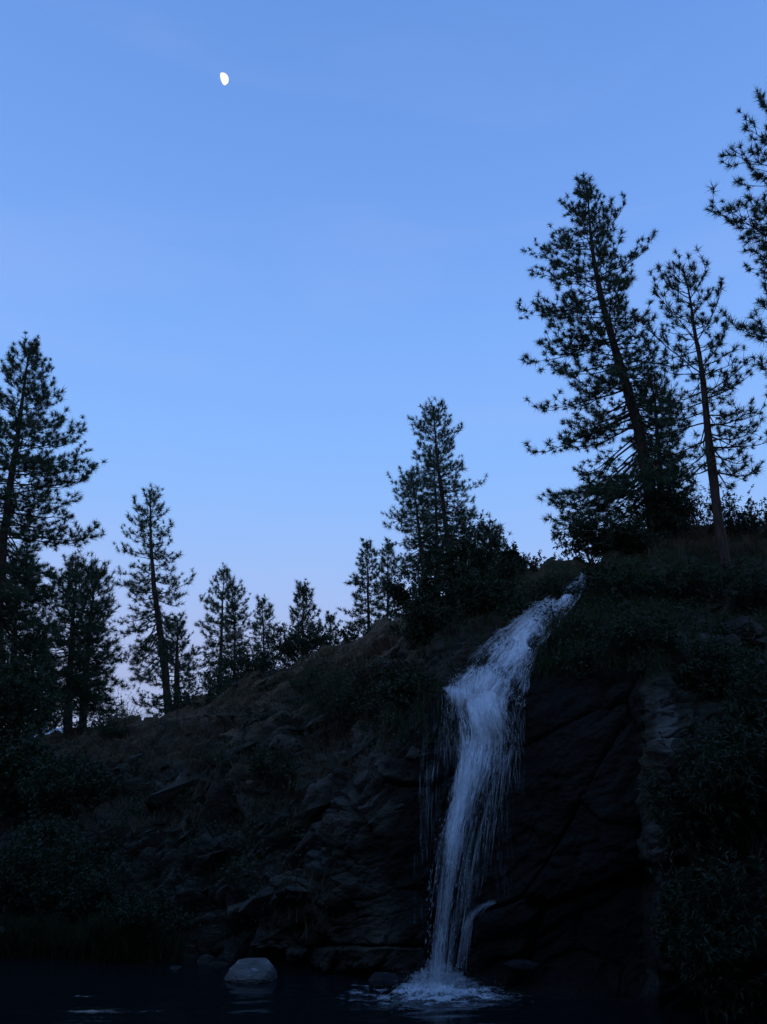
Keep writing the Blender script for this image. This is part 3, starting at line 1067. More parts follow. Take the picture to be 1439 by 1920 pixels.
def grow_limb(base, azi, L, p0, rng, r0, twig, droop=0.0, upturn=0.5, start=0.25):
    """one limb with branchlets and twigs: returns segments and tuft positions / directions"""
    segs, tp, td = [], [], []
    nS = 8
    pos = np.array(base, float)
    az = azi
    pts_, dirs = [pos], []
    for k in range(nS):
        s = (k + 0.5) / nS
        pitch = p0 - droop * math.sin(s * math.pi) + upturn * s * s
        az += rng.normal(0, 0.09)
        d = np.array([math.cos(pitch) * math.cos(az), math.cos(pitch) * math.sin(az), math.sin(pitch + rng.normal(0, 0.07))])
        d /= np.linalg.norm(d)
        pos = pos + d * L / nS
        pts_.append(pos); dirs.append(d)
    for k in range(nS):
        ra = r0 * (1 - k / nS) ** 0.85 + 0.004
        rb = r0 * (1 - (k + 1) / nS) ** 0.85 + 0.004
        segs.append((*pts_[k], ra, *pts_[k + 1], rb))
    # branchlets
    s = start
    side_ = 1 if rng.random() < 0.5 else -1
    while s < 1.0:
        k = min(int(s * nS), nS - 1)
        f = s * nS - k
        b = pts_[k] * (1 - f) + pts_[k + 1] * f
        d = dirs[k]
        bl = L * rng.uniform(0.16, 0.36) * (1.15 - 0.65 * s)
        bl = max(bl, twig * 0.8)
        bd = rot_z(d, side_ * rng.uniform(0.5, 1.1))
        bd[2] += rng.uniform(-0.12, 0.40)
        bd /= np.linalg.norm(bd)
        mid = b + bd * bl * 0.5
        bd2 = bd + np.array([0, 0, rng.uniform(0.0, 0.5)]); bd2 /= np.linalg.norm(bd2)
        end = mid + bd2 * bl * 0.5
        segs.append((*b, 0.009, *mid, 0.006)); segs.append((*mid, 0.006, *end, 0.004))
        tp.append(end); td.append(bd2)
        nt_ = max(1, int(bl / twig * 1.7))
        for q_ in range(nt_):
            g = (q_ + rng.uniform(0.3, 0.9)) / nt_
            c = b * (1 - g) + (mid if g < 0.5 else end) * g if g < 0.5 else mid * (2 - 2 * g) + end * (2 * g - 1)
            tw = rot_z(bd, (1 if q_ % 2 else -1) * rng.uniform(0.4, 1.0))
            tw[2] += rng.uniform(-0.05, 0.8)
            tw /= np.linalg.norm(tw)
            e = c + tw * twig * rng.uniform(0.5, 1.2)
            segs.append((*c, 0.005, *e, 0.003))
            tp.append(e); td.append(tw)
        side_ = -side_
        s += rng.uniform(0.5, 1.2) * twig / max(L, 0.3) * 0.78
    tp.append(pts_[-1]); td.append(dirs[-1])
    return segs, tp, td


def pine(label, trunk, Y, ext, nl, rbase, seed, twig=0.30, tuft=0.16, needles=14, nwidth=0.008, crown_low=None,
         extra=(), near_=False, group='ponderosa pines', low_pitch=-0.28, top_pitch=0.9, density=1.0, bare=0.16, jit=(0.62, 1.05)):
    """trunk: photo points from tip to foot; ext: (row, left column, right column) of the crown's outline at distance Y"""
    rng = np.random.default_rng(seed)
    dtop = min(18 if near_ else 12, 0.08 * (ext[-1][0] - ext[0][0]))
    trunk = [(trunk[0][0], trunk[0][1] + dtop)] + list(trunk[1:])
    ext = [(ext[0][0] + dtop * 0.6,) + tuple(ext[0][1:])] + list(ext[1:])
    T3 = np.array([P(a, b, Y)[:] for a, b in trunk])
    rows = np.array([b for a, b in trunk], float)
    gz = ground(T3[-1][0], Y)
    if T3[-1][2] > gz - 0.2:
        T3 = np.vstack([T3, [T3[-1][0] + 0.02, Y, gz - 0.35]])
        rows = np.append(rows, rows[-1] + 40)
    root = empty('pine_tree', (T3[-1][0], Y, gz))
    tag(root, label, 'pine tree', group)
    # smooth trunk
    zz = np.linspace(0, 1, 36) * (len(T3) - 1)
    fine = np.stack([np.interp(zz, range(len(T3)), T3[:, k]) for k in range(3)], 1)
    for _ in range(6):
        fine[1:-1] = (fine[:-2] + 2 * fine[1:-1] + fine[2:]) / 4
    hgt = fine[0, 2] - fine[-1, 2]
    tt_ = (fine[0, 2] - fine[:, 2]) / hgt
    rad_ = rbase * (0.05 + 0.95 * tt_ ** 0.85)
    rad_[-3:] *= np.array([1.03, 1.15, 1.35])
    fine[:, 0] += 0.02 * vnoise(np.stack([fine[:, 2] * 1.2, fine[:, 0] * 0 + seed, fine[:, 0] * 0], 1), seed)
    V, Fq = tube_path(fine, rad_, 12 if near_ else 8, seed, 0.16)
    mesh_np('trunk', V, Fq, M_BARK, root, smooth=True)
    eb = np.array([e[0] for e in ext], float); el = np.array([e[1] for e in ext], float); er = np.array([e[2] for e in ext], float)
    top_row, low_row = rows[0], (crown_low if crown_low else eb[-1])
    segs_all, tp_all, td_all = [], [], []
    jobs = []
    az = rng.uniform(0, 6.28)
    for k in range(nl):
        f = (k + rng.uniform(0.1, 0.9)) / nl
        f = 0.015 + 0.985 * f ** 0.92
        row = top_row + (low_row - top_row) * f
        az += 2.39996 + rng.normal(0, 0.35)
        jobs.append((row, az, f, None))
    for row, tx, ty in extra:
        jobs.append((row, None, (row - top_row) / (low_row - top_row), (tx, ty)))
    pxs = np.array([a for a, b in trunk] + ([trunk[-1][0]] if len(rows) > len(trunk) else []), float)
    m_px = Y / F / CP            # metres per photo pixel there, roughly
    for row, az_, f, tgt in jobs:
        b = np.array([np.interp(row, rows, T3[:, k]) for k in range(3)])
        tpx = np.interp(row, rows, pxs)
        rloc = rbase * (0.05 + 0.95 * f ** 0.85)
        if tgt is not None:
            e = np.array(P(tgt[0], tgt[1], Y + rng.uniform(-0.5, 0.3))[:])
            dv = e - b
            L = np.linalg.norm(dv)
            az_ = math.atan2(dv[1], dv[0])
            p0 = math.asin(dv[2] / L) - 0.15
            sg, tp, td = grow_limb(b, az_, L * 1.02, p0, rng, max(0.009, rloc * 0.20), twig, 0.0, 0.35, 0.25)
        else:
            cs = math.cos(az_)
            # crown outline is read where the limb's tip will be
            p0 = top_pitch + (low_pitch - top_pitch) * min(1, f * 1.25) ** 0.7 + rng.normal(0, 0.12)
            trow = row - (math.sin(p0 * 0.5) * 0.6) * abs(tpx - np.interp(row, eb, el))
            Rl = max(tpx - np.interp(trow, eb, el), 3) * m_px
            Rr = max(np.interp(trow, eb, er) - tpx, 3) * m_px
            wgt = (1 + cs) / 2
            R = Rl * (1 - wgt) + Rr * wgt
            L = max(0.15, R * rng.uniform(*jit) / max(0.55, math.cos(p0)))
            head = fine[0, 2] - b[2]
            rise = math.sin(min(1.5, max(p0, 0) + 0.28))
            if rise > 0.05:
                L = min(L, (head * 0.92 + 0.06) / rise)
            L = max(L, 0.14)
            sg, tp, td = grow_limb(b, az_, L, p0, rng, max(0.008, rloc * 0.17), twig, 0.10 + 0.25 * f, 0.55, bare + 0.15 * f)
        if near_:
            lo = obj_limb(root, sg, tp, td, rng, tuft, needles, nwidth, b)
        else:
            segs_all += sg; tp_all += tp; td_all += td
    # leader tuft(s)
    tip = fine[0]
    tip_t = [tip, tip - [0, 0, 0.12], tip - [0, 0, 0.25]]
    tip_d = [np.array([0, 0, 1.0])] * 3
    if near_:
        Tt, Dt = np.array(tip_t), np.array(tip_d)
        V, Fq, ti = tuft_mesh(Tt, Dt, np.full(3, tuft * 1.1), needles, rng, nwidth)
        mesh_np('leader_tuft', V, Fq, M_NEEDLE, root, attrs={'tint': ti})
    else:
        V, Fq = tubes(segs_all)
        ob = mesh_np('branches', V, Fq, M_TWIG, root); ob['kind'] = 'stuff'
        Tt, Dt = np.array(tp_all + tip_t), np.array(td_all + tip_d)
        if density != 1.0:
            kp = rng.random(len(Tt)) < density
            Tt, Dt = Tt[kp], Dt[kp]
        Dt = norm(Dt + np.array([0, 0, 0.25]))
        V, Fq, ti = tuft_mesh(Tt, Dt, rng.uniform(0.6, 1.25, len(Tt)) * tuft, needles, rng, nwidth, True)
        ob = mesh_np('crown', V, Fq, M_NEEDLE, root, attrs={'tint': ti}); ob['kind'] = 'stuff'
    return root


def obj_limb(root, sg, tp, td, rng, tuft, needles, nwidth, at):
    lo = bpy.data.objects.new('limb', None)
    V, Fq = tubes(sg, 4)
    off = np.array(root.location)
    lo = mesh_np('limb', V, Fq, M_TWIG, root)
    Tt, Dt = np.array(tp), norm(np.array(td) + np.array([0, 0, 0.25]))
    V, Fq, ti = tuft_mesh(Tt, Dt, rng.uniform(0.55, 1.25, len(Tt)) * tuft, needles, rng, nwidth, True)
    mesh_np('needles', V, Fq, M_NEEDLE, lo, attrs={'tint': ti})
    return lo


def leaf_mesh(c, ax, L, wd_, rng):
    n = len(c)
    sd_ = norm(np.cross(ax, rng.normal(size=(n, 3))))
    up = np.cross(sd_, ax)
    L = L[:, None]
    a = c
    b = c + ax * L * 0.45 + sd_ * L * wd_ + up * L * 0.06
    t_ = c + ax * L - np.array([0, 0, 0.15]) * L
    d = c + ax * L * 0.45 - sd_ * L * wd_ + up * L * 0.06
    V = np.stack([a, b, t_, d], 1).reshape(-1, 3)
    return V, np.arange(n * 4).reshape(-1, 4)


def shrub(label, foot, Y, wpx, hpx, seed, stems=14, leaves=2600, leaf=0.06, wd_=0.22, m=None, cat='shrub', group='shrubs', name='shrub',
          depth=None, world=None, upright=0.5, sprays=6, on_hit=False, droop=0.25, stem_r=0.012):
    """many-stemmed bush whose foot is at a photo pixel; wpx, hpx its size in the photo"""
    rng = np.random.default_rng(seed)
    m = m or M_LEAF
    if on_hit:
        p, _n = hit(*foot)
        if p is not None:
            Y = p.y - 0.05
    c = np.array(P(foot[0], foot[1], Y)[:]) if world is None else np.array([world[0], world[1], near_ground(*world)])
    mp_ = Y / F / CP
    rx, hz = wpx * mp_ / 2, hpx * mp_
    ry = depth if depth else rx * 0.8
    gz = ground(c[0], c[1]) if world is None else c[2]
    if c[2] - gz > 0.05 and c[2] - gz < 1.5:
        hz += (c[2] - gz) * 0.5
        c[2] = gz
    root = empty(name, tuple(c))
    tag(root, label, cat, group)
    segs, lc, la = [], [], []
    for k in range(stems):
        az = rng.uniform(0, 2 * math.pi)
        rr = math.sqrt(rng.random())
        # tip on the crown's uneven outer shell
        el_ = rng.uniform(0.15, 1.0)
        tip = c + np.array([rx * math.cos(az) * rr * (1.25 - 0.45 * el_ * upright), ry * math.sin(az) * rr * (1.15 - 0.6 * el_ * upright), hz * (1 - 0.55 * rr * rr * (1 - upright * 0.4)) * rng.uniform(0.62, 1.0)])
        st_ = c + np.array([rng.normal(0, rx * 0.12), rng.normal(0, ry * 0.12), -0.05])
        ctl = st_ + (tip - st_) * 0.5 + np.array([0, 0, hz * 0.16]) + rng.normal(0, rx * 0.06, 3)
        pr = st_
        pl = [st_]
        for q_ in range(1, 8):
            t = q_ / 7
            p_ = st_ * (1 - t) ** 2 + ctl * 2 * t * (1 - t) + tip * t * t
            segs.append((*pr, stem_r * (1.05 - 0.13 * q_), *p_, stem_r * (0.95 - 0.13 * q_) + 0.0015)); pr = p_
            pl.append(p_)
        nleaf = int(leaves * 1.8) // stems
        ntw = max(4, nleaf // 14)
        for q_ in range(ntw):
            t = rng.uniform(0.22, 1.0) ** 0.8
            i_ = min(int(t * 7), 6); f = t * 7 - i_
            b = pl[i_] * (1 - f) + pl[i_ + 1] * f
            d = norm(rng.normal(size=3) * np.array([1, 1, 0.7]) + norm(tip - st_) * 0.7)
            L = rng.uniform(0.12, 0.34) * max(rx, 0.25) * (1.2 - 0.5 * t) + leaf
            e = b + d * L + np.array([0, 0, -droop * L * rng.random()])
            segs.append((*b, 0.003, *e, 0.0015))
            nl_ = max(3, int(nleaf / ntw))
            g = rng.uniform(0.15, 1.05, nl_)[:, None]
            lc.append(b + (e - b) * g)
            la.append(norm(d * 0.7 + rng.normal(size=(nl_, 3)) * 0.75 + np.array([0, 0, -droop])))
    for k in range(sprays):   # single shoots standing out of the outline
        az = rng.uniform(0, 2 * math.pi)
        b = c + np.array([rx * 0.6 * math.cos(az), ry * 0.6 * math.sin(az), hz * rng.uniform(0.55, 0.85)])
        e = b + np.array([rng.normal(0, 0.10), rng.normal(0, 0.10), rng.uniform(0.15, 0.38)]) * max(hz, 0.4)
        segs.append((*b, 0.004, *e, 0.0015))
        g = rng.uniform(0.1, 1.0, 16)[:, None]
        lc.append(b + (e - b) * g)
        la.append(norm(rng.normal(size=(16, 3)) + np.array([0, 0, 0.5])))
    V, Fq = tubes(segs)
    mesh_np('stems', V, Fq, M_TWIG, root)['kind'] = 'stuff'
    lc, la = np.concatenate(lc), np.concatenate(la)
    V, Fq = leaf_mesh(lc, la, leaf * rng.uniform(0.6, 1.25, len(lc)), wd_, rng)
    ti = np.repeat(np.clip(rng.normal(0.42, 0.2, len(lc)), 0, 1), 4)
    mesh_np('foliage', V, Fq, m, root, attrs={'tint': ti})['kind'] = 'stuff'
    return root


# ------------------------------------------------------------------ pines at the right, on top of the cliff
NEAR = dict(near_=True, twig=0.27, tuft=0.165, needles=44, nwidth=0.007)
pine('tall dense pine leaning left at the cliff top beside the waterfall',
     [(1100, 336), (1108, 440), (1124, 546), (1142, 612), (1160, 675), (1193, 779), (1214, 883), (1228, 1010)], 16.2,
     [(336, 1092, 1110), (370, 1072, 1122), (400, 1050, 1140), (440, 1010, 1160), (510, 990, 1195), (580, 984, 1212), (665, 994, 1225), (700, 1008, 1245),
      (760, 1014, 1262), (850, 1012, 1275), (920, 1035, 1275), (1000, 1036, 1260)], 165, 0.165, 101, crown_low=960,
     extra=[(460, 1166, 380), (520, 1219, 447), (560, 985, 580), (640, 996, 664), (470, 1004, 447), (520, 990, 512), (770, 1014, 845), (730, 1016, 765), (880, 1036, 985), (850, 1060, 960), (660, 1275, 690), (600, 1218, 600)], low_pitch=-0.42, **NEAR)
pine('thin sparse pine with open crown, upright on the right slope',
     [(1280, 484), (1293, 550), (1306, 633), (1318, 717), (1327, 800), (1339, 904), (1356, 1029), (1361, 1085)], 14.4,
     [(484, 1270, 1292), (530, 1240, 1325), (560, 1225, 1352), (640, 1215, 1375), (700, 1220, 1395), (760, 1235, 1425), (850, 1240, 1438), (930, 1290, 1400)], 56, 0.115, 102, crown_low=890,
     extra=[(560, 1328, 495), (640, 1352, 530), (560, 1246, 520), (640, 1228, 545), (700, 1220, 600), (800, 1432, 765), (840, 1438, 830), (740, 1395, 680), (690, 1365, 605), (750, 1405, 700)], jit=(0.55, 1.0),
     **dict(NEAR, twig=0.30, tuft=0.165, needles=38, nwidth=0.0065))
pine('near pine cut off by the right edge with heavy needle clusters',
     [(1488, 95), (1500, 300), (1512, 500), (1522, 700), (1535, 960)], 13.0,
     [(95, 1480, 1496), (195, 1430, 1560), (240, 1398, 1590), (295, 1358, 1610), (350, 1375, 1630), (425, 1343, 1640), (470, 1395, 1640), (540, 1420, 1640), (575, 1382, 1650), (640, 1405, 1650), (730, 1412, 1640), (800, 1440, 1620)], 110, 0.16, 103, crown_low=770,
     extra=[(340, 1362, 292), (300, 1400, 235), (470, 1346, 420), (450, 1352, 390), (520, 1400, 485), (640, 1382, 590), (660, 1425, 570), (720, 1418, 690), (250, 1432, 195)], jit=(0.55, 1.0),
     **dict(NEAR, twig=0.26, tuft=0.175, needles=44, nwidth=0.007))
pine('short dark pine crowded between the tall leaning pine and the thin pine',
     [(1222, 690), (1232, 800), (1246, 990)], 18.0,
     [(690, 1212, 1232), (740, 1190, 1262), (800, 1180, 1285), (880, 1185, 1290), (960, 1190, 1290)], 90, 0.12, 104, twig=0.30, tuft=0.17, needles=24, nwidth=0.008, low_pitch=-0.3)

# ------------------------------------------------------------------ pines on the left
pine('big near pine at the left edge, tallest on the left side',
     [(58, 634), (50, 690), (42, 760), (28, 860), (12, 960), (2, 1060), (-8, 1200), (-15, 1430)], 24.0,
     [(634, 40, 75), (670, 12, 95), (720, -5, 108), (755, -20, 116), (790, -30, 140), (850, -60, 168), (890, -70, 162), (950, -85, 138), (1000, -90, 174), (1050, -90, 140), (1150, -90, 110)], 150, 0.24, 105, crown_low=1180,
     extra=[(850, 152, 797), (890, 168, 855), (1000, 174, 1000), (960, 138, 965), (930, 160, 880)], low_pitch=-0.35,
     **dict(NEAR, twig=0.31, tuft=0.225, needles=44, nwidth=0.009))
MID = dict(twig=0.32, tuft=0.245, needles=27, nwidth=0.010)
pine('lone tall pine on the left crest with a slightly leaning trunk',
     [(283, 914), (282, 1000), (286, 1070), (297, 1165), (309, 1240), (317, 1346)], 34.0,
     [(914, 276, 291), (940, 258, 303), (970, 243, 324), (1000, 228, 333), (1050, 222, 341), (1085, 221, 356), (1120, 224, 340), (1180, 226, 345), (1255, 238, 340)], 92, 0.22, 106, crown_low=1240,
     extra=[(1115, 359, 1085), (1150, 226, 1165), (1180, 240, 1250), (1160, 250, 1235)], low_pitch=-0.5, **MID)
pine('bushy low pine in front of the lone tall pine on the crest',
     [(334, 1150), (332, 1240), (330, 1352)], 30.0,
     [(1150, 326, 342), (1190, 305, 352), (1240, 290, 366), (1290, 268, 374), (1335, 262, 374)], 60, 0.16, 107, low_pitch=-0.1, **dict(MID, twig=0.28, tuft=0.19))
pine('dark pine with bare lower trunk, left one of the close pair',
     [(146, 1046), (140, 1130), (132, 1250), (127, 1385)], 29.0,
     [(1046, 138, 154), (1080, 112, 178), (1130, 85, 195), (1200, 75, 205), (1280, 70, 200), (1340, 85, 190)], 125, 0.19, 108, crown_low=1320, low_pitch=-0.3, **MID)
pine('dark pine with bare lower trunk, right one of the close pair',
     [(180, 1062), (172, 1150), (160, 1260), (155, 1382)], 30.5,
     [(1062, 174, 186), (1090, 155, 208), (1130, 140, 208), (1190, 130, 218), (1240, 125, 226), (1285, 120, 236), (1340, 128, 226)], 125, 0.18, 109, crown_low=1320, low_pitch=-0.35, extra=[(1220, 236, 1285), (1190, 222, 1235)], **MID)
pine('dark dense pine in the shadowed mass at the left edge',
     [(32, 1040), (28, 1200), (22, 1430)], 27.0,
     [(1040, 22, 42), (1100, -10, 75), (1200, -30, 95), (1300, -40, 105), (1400, -40, 100)], 130, 0.2, 110, low_pitch=-0.3, **MID)
pine('low bushy pine under the big left pine above the dark bank',
     [(66, 1190), (60, 1300), (54, 1440)], 25.0,
     [(1190, 60, 76), (1240, 35, 98), (1320, 10, 110), (1375, 0, 105)], 90, 0.16, 111, crown_low=1350, low_pitch=-0.15, **MID)

# ------------------------------------------------------------------ pines along the middle of the crest
FAR = dict(twig=0.34, tuft=0.275, needles=22, nwidth=0.014)
pine('taller twin pine with a narrow spire left of the hill dip',
     [(420, 1058), (417, 1150), (411, 1315)], 46.0,
     [(1058, 416, 424), (1085, 405, 436), (1120, 382, 445), (1165, 370, 452), (1210, 380, 458), (1260, 380, 455), (1300, 385, 450)], 84, 0.17, 112, extra=[(1140, 372, 1122), (1185, 366, 1168)], **FAR)
pine('shorter round-topped twin pine beside the narrow spire',
     [(441, 1090), (441, 1180), (440, 1310)], 47.0,
     [(1090, 434, 448), (1120, 424, 466), (1160, 418, 471), (1220, 410, 478), (1290, 410, 482)], 76, 0.14, 113, **FAR)
pine('small pointed pine between the twin pines and the hill crest',
     [(491, 1118), (494, 1180), (497, 1285)], 44.0,
     [(1118, 487, 496), (1150, 478, 512), (1180, 476, 520), (1230, 480, 520), (1260, 484, 515)], 56, 0.12, 114, **FAR)
pine('symmetrical pointed pine standing over the sloping crest',
     [(569, 1090), (568, 1160), (567, 1262)], 38.0,
     [(1090, 564, 574), (1120, 555, 584), (1150, 541, 594), (1180, 540, 602), (1215, 535, 600), (1250, 530, 596)], 62, 0.12, 115, top_pitch=1.0, low_pitch=0.25, **dict(FAR, twig=0.28, tuft=0.23))
pine('smallest sapling pine on the crest below the middle grove',
     [(620, 1154), (619, 1190), (618, 1235)], 30.0,
     [(1154, 616, 624), (1175, 606, 636), (1200, 598, 644), (1230, 592, 648)], 26, 0.09, 116, low_pitch=0.1, **dict(FAR, twig=0.22, tuft=0.16, nwidth=0.010))
pine('slim pine with a long left bough at the left of the middle grove',
     [(689, 1009), (690, 1080), (692, 1200)], 38.0,
     [(1009, 684, 694), (1035, 672, 704), (1060, 668, 712), (1090, 655, 714), (1120, 660, 714), (1160, 650, 712), (1190, 652, 710)], 66, 0.14, 117, extra=[(1095, 647, 1088), (1150, 650, 1150)], **dict(FAR, twig=0.30, tuft=0.25))
pine('slim pine behind the left of the middle grove, brownish crown',
     [(728, 1014), (728, 1090), (727, 1190)], 40.0,
     [(1014, 723, 734), (1040, 712, 745), (1080, 706, 752), (1130, 702, 756), (1180, 700, 752)], 64, 0.13, 118, **dict(FAR, twig=0.30, tuft=0.25))
GRV = dict(twig=0.30, tuft=0.215, needles=27, nwidth=0.009)
pine('tallest pine of the middle grove with a full rounded top',
     [(813, 754), (815, 800), (822, 880), (835, 970), (843, 1040), (851, 1125)], 31.0,
     [(754, 806, 820), (775, 780, 842), (795, 768, 860), (840, 772, 862), (870, 766, 864), (910, 775, 878), (955, 780, 900), (1000, 785, 905), (1060, 790, 890)], 125, 0.20, 119, crown_low=1050,
     extra=[(925, 902, 904), (960, 906, 958), (985, 905, 985), (850, 864, 800), (830, 768, 790)], **GRV)
pine('pine with outstretched left boughs at the left of the middle grove',
     [(772, 878), (778, 930), (788, 1000), (798, 1110)], 30.0,
     [(878, 765, 778), (900, 742, 790), (930, 734, 800), (965, 725, 805), (1000, 728, 806), (1040, 740, 808), (1080, 745, 806)], 95, 0.16, 120, crown_low=1070, extra=[(955, 725, 985), (920, 735, 900)], **GRV)
pine('straight dark pine with bare trunk inside the middle grove',
     [(813, 835), (817, 920), (822, 1110)], 32.5,
     [(835, 808, 820), (870, 795, 836), (920, 790, 846), (980, 788, 852), (1040, 790, 850)], 56, 0.15, 121, crown_low=1050, **GRV)
pine('dense conical pine at the right end of the middle grove',
     [(918, 984), (920, 1050), (924, 1135)], 26.0,
     [(984, 912, 924), (1010, 898, 940), (1040, 886, 956), (1080, 874, 965), (1120, 868, 968)], 84, 0.15, 122, low_pitch=0.0, **dict(GRV, twig=0.30, tuft=0.18, needles=22))

# ------------------------------------------------------------------ shrubs
def sh_(label, foot, wpx, hpx, seed, Y=None, **kw):
    return shrub(label, foot, Y or 12, wpx, hpx, seed, on_hit=Y is None, **kw)

# by the head of the fall and in the grove
sh_('broadleaf bush with drooping leaves right of the conical pine', (945, 1112), 90, 100, 201, Y=16.5, leaf=0.085, wd_=0.26, leaves=2400)
sh_('dark broadleaf bush at the foot of the middle grove', (885, 1155), 185, 200, 202, Y=15.6, leaf=0.062, wd_=0.24, leaves=9500, stems=30)
sh_('dense bush crowding the left bank of the upper fall', (905, 1200), 160, 150, 203, Y=14.2, leaf=0.07, leaves=3600, stems=20)
sh_('thick green bush above the ledge left of the fall', (815, 1245), 160, 150, 204, Y=14.4, leaf=0.07, leaves=3600, stems=20)
sh_('tall dark bush under the left boughs of the middle grove', (790, 1165), 130, 115, 238, Y=16.8, leaf=0.065, wd_=0.24, leaves=5000, stems=22)
sh_('dark bush hanging over the mossy rim left of the fall', (765, 1330), 110, 75, 205, leaf=0.06, leaves=2600, stems=18)
sh_('small leafy bush against the sky above the fall', (1000, 1074), 50, 36, 206, Y=15.3, leaf=0.055, wd_=0.24, leaves=230, stems=11, sprays=10, upright=0.9)
sh_('low twiggy plant on the lip right of the small bush', (1052, 1060), 36, 16, 207, Y=15.2, leaf=0.05, leaves=160, stems=6, sprays=5)
sh_('big fine-leaved green bush in the middle of the rocky slope', (640, 1372), 165, 125, 208, m=M_FINELEAF, leaf=0.045, wd_=0.16, leaves=6500, stems=28, sprays=14)
sh_('fine-leaved bush just left of the big green slope bush', (570, 1300), 90, 55, 209, m=M_FINELEAF, leaf=0.045, wd_=0.16, leaves=1800, stems=16)
sh_('low bush on the bare crest under the slim pines', (672, 1200), 80, 40, 210, Y=18.6, leaf=0.06, leaves=1100, stems=12)
sh_('dark round bush halfway down the broken left slope', (512, 1470), 95, 62, 211, leaf=0.05, leaves=2000, stems=16)
sh_('bush at the foot of the symmetrical pointed pine', (540, 1258), 125, 95, 212, Y=21.0, leaf=0.08, leaves=1900, stems=16)
sh_('rounded bush behind the crest beside the sapling pine', (592, 1236), 85, 62, 213, Y=20.5, leaf=0.08, leaves=1100, stems=12)
sh_('broad low bush on the crest below the twin pines', (420, 1322), 170, 105, 214, Y=23.5, leaf=0.08, leaves=2100, stems=18)
sh_('green bush on the crest behind the fence wires', (385, 1342), 110, 60, 215, Y=22.5, leaf=0.07, leaves=1100, stems=12)
sh_('round bush below the small pointed pine on the crest', (487, 1292), 130, 95, 239, Y=22.0, leaf=0.08, leaves=2400, stems=20)
sh_('bush behind the fence at the foot of the bushy low pine', (345, 1358), 120, 60, 240, Y=24.5, leaf=0.08, leaves=1600, stems=16)
sh_('bare twiggy shrub in the sky gap at the left', (236, 1362), 70, 66, 216, Y=26.5, leaf=0.05, leaves=230, stems=22, sprays=10, upright=0.9)
sh_('bush at the trunks of the close pair of pines', (150, 1400), 150, 75, 217, Y=25.0, leaf=0.08, leaves=1400, stems=14)
sh_('dark bush beside the first fence post', (205, 1394), 90, 44, 218, Y=22.5, leaf=0.07, leaves=900, stems=12)
# the dark bank at the lower left
sh_('highest dark thicket bush at the left edge under the big pine', (-20, 1450), 150, 260, 241, Y=22.0, leaf=0.12, wd_=0.28, leaves=5200, stems=30)
sh_('dark thicket bush in front of the pale-roofed house', (60, 1480), 170, 58, 242, Y=21.0, leaf=0.10, wd_=0.28, leaves=3000, stems=22)
sh_('tall dark thicket bush at the left edge above the bank', (20, 1560), 190, 170, 219, Y=18.0, leaf=0.10, wd_=0.25, leaves=5200, stems=26)
sh_('dark thicket bush right of the tall one on the left bank', (120, 1560), 150, 130, 220, Y=17.0, leaf=0.09, leaves=3800, stems=22)
sh_('rounded bush above the reeds at the left edge', (50, 1748), 200, 150, 221, Y=13.4, leaf=0.07, leaves=6500, stems=28, sprays=10)
sh_('lower rounded bush above the reeds, next from the left edge', (165, 1750), 130, 110, 222, Y=13.0, leaf=0.065, leaves=4200, stems=22, sprays=8)
sh_('sprawling bush on the slope over the rounded bushes', (90, 1640), 210, 90, 223, Y=15.4, leaf=0.08, leaves=4200, stems=22)
sh_('small bush at the foot of the slope left of the pale boulder', (270, 1745), 110, 55, 224, leaf=0.055, leaves=1900, stems=16)
# right slope and the leafy thicket at the lower right
sh_('shadowed bush under the leaning pine at the cliff top', (1115, 1062), 140, 110, 225, Y=15.0, leaf=0.065, wd_=0.25, leaves=2600, stems=20, sprays=12)
sh_('dark bush at the foot of the leaning pine trunk', (1200, 1048), 120, 75, 226, Y=14.8, leaf=0.06, leaves=2200, stems=18)
sh_('tangled bush behind the thin pine trunk', (1300, 1002), 140, 115, 227, Y=17.4, leaf=0.06, leaves=2200, stems=24, sprays=12)
sh_('rounded bush on the skyline right of the thin pine', (1385, 992), 90, 78, 228, Y=17.2, leaf=0.06, wd_=0.25, leaves=900, stems=14, sprays=9)
sh_('bush on the skyline at the right edge', (1437, 995), 70, 62, 229, Y=16.8, leaf=0.06, wd_=0.25, leaves=800, stems=12, sprays=7)
sh_('grassy green bush on the right bank of the upper fall', (1180, 1120), 130, 66, 230, leaf=0.06, leaves=1900, stems=18)
sh_('leafy bush on the right slope above the cliff face', (1205, 1235), 140, 90, 231, leaf=0.06, leaves=2600, stems=20)
sh_('dense brush between the leaning pine and the thin pine', (1262, 1020), 150, 110, 243, Y=16.0, leaf=0.06, leaves=3600, stems=26, sprays=14)
sh_('spreading brush left of the leaning pine foot over the fall', (1160, 1052), 150, 100, 244, Y=15.2, leaf=0.06, leaves=3400, stems=26, sprays=14)
sh_('low brush right of the thin pine foot on the crest', (1405, 1020), 120, 60, 245, Y=16.0, leaf=0.06, leaves=2200, stems=22)
sh_('overhanging brush at the right of the head of the fall', (1128, 1104), 90, 62, 246, leaf=0.055, leaves=1500, stems=16)
sh_('dark brush on the left lip of the head of the fall', (1040, 1104), 110, 56, 247, leaf=0.055, leaves=1500, stems=16)
sh_('brush on the right slope under the thin pine', (1330, 1130), 170, 75, 248, leaf=0.06, leaves=2600, stems=22)
sh_('brush at the right edge on the upper slope', (1425, 1120), 120, 70, 249, leaf=0.06, leaves=2000, stems=18)
WIL = dict(leaf=0.085, wd_=0.13, stems=26, sprays=10, m=M_LEAF)
sh_('upper willowy bush of the right thicket beside the pale stones', (1360, 1330), 150, 130, 232, Y=10.6, leaves=3400, **WIL)
sh_('willowy bush at the right edge, above the rest of the thicket', (1445, 1360), 130, 160, 233, Y=9.6, leaves=3400, **WIL)
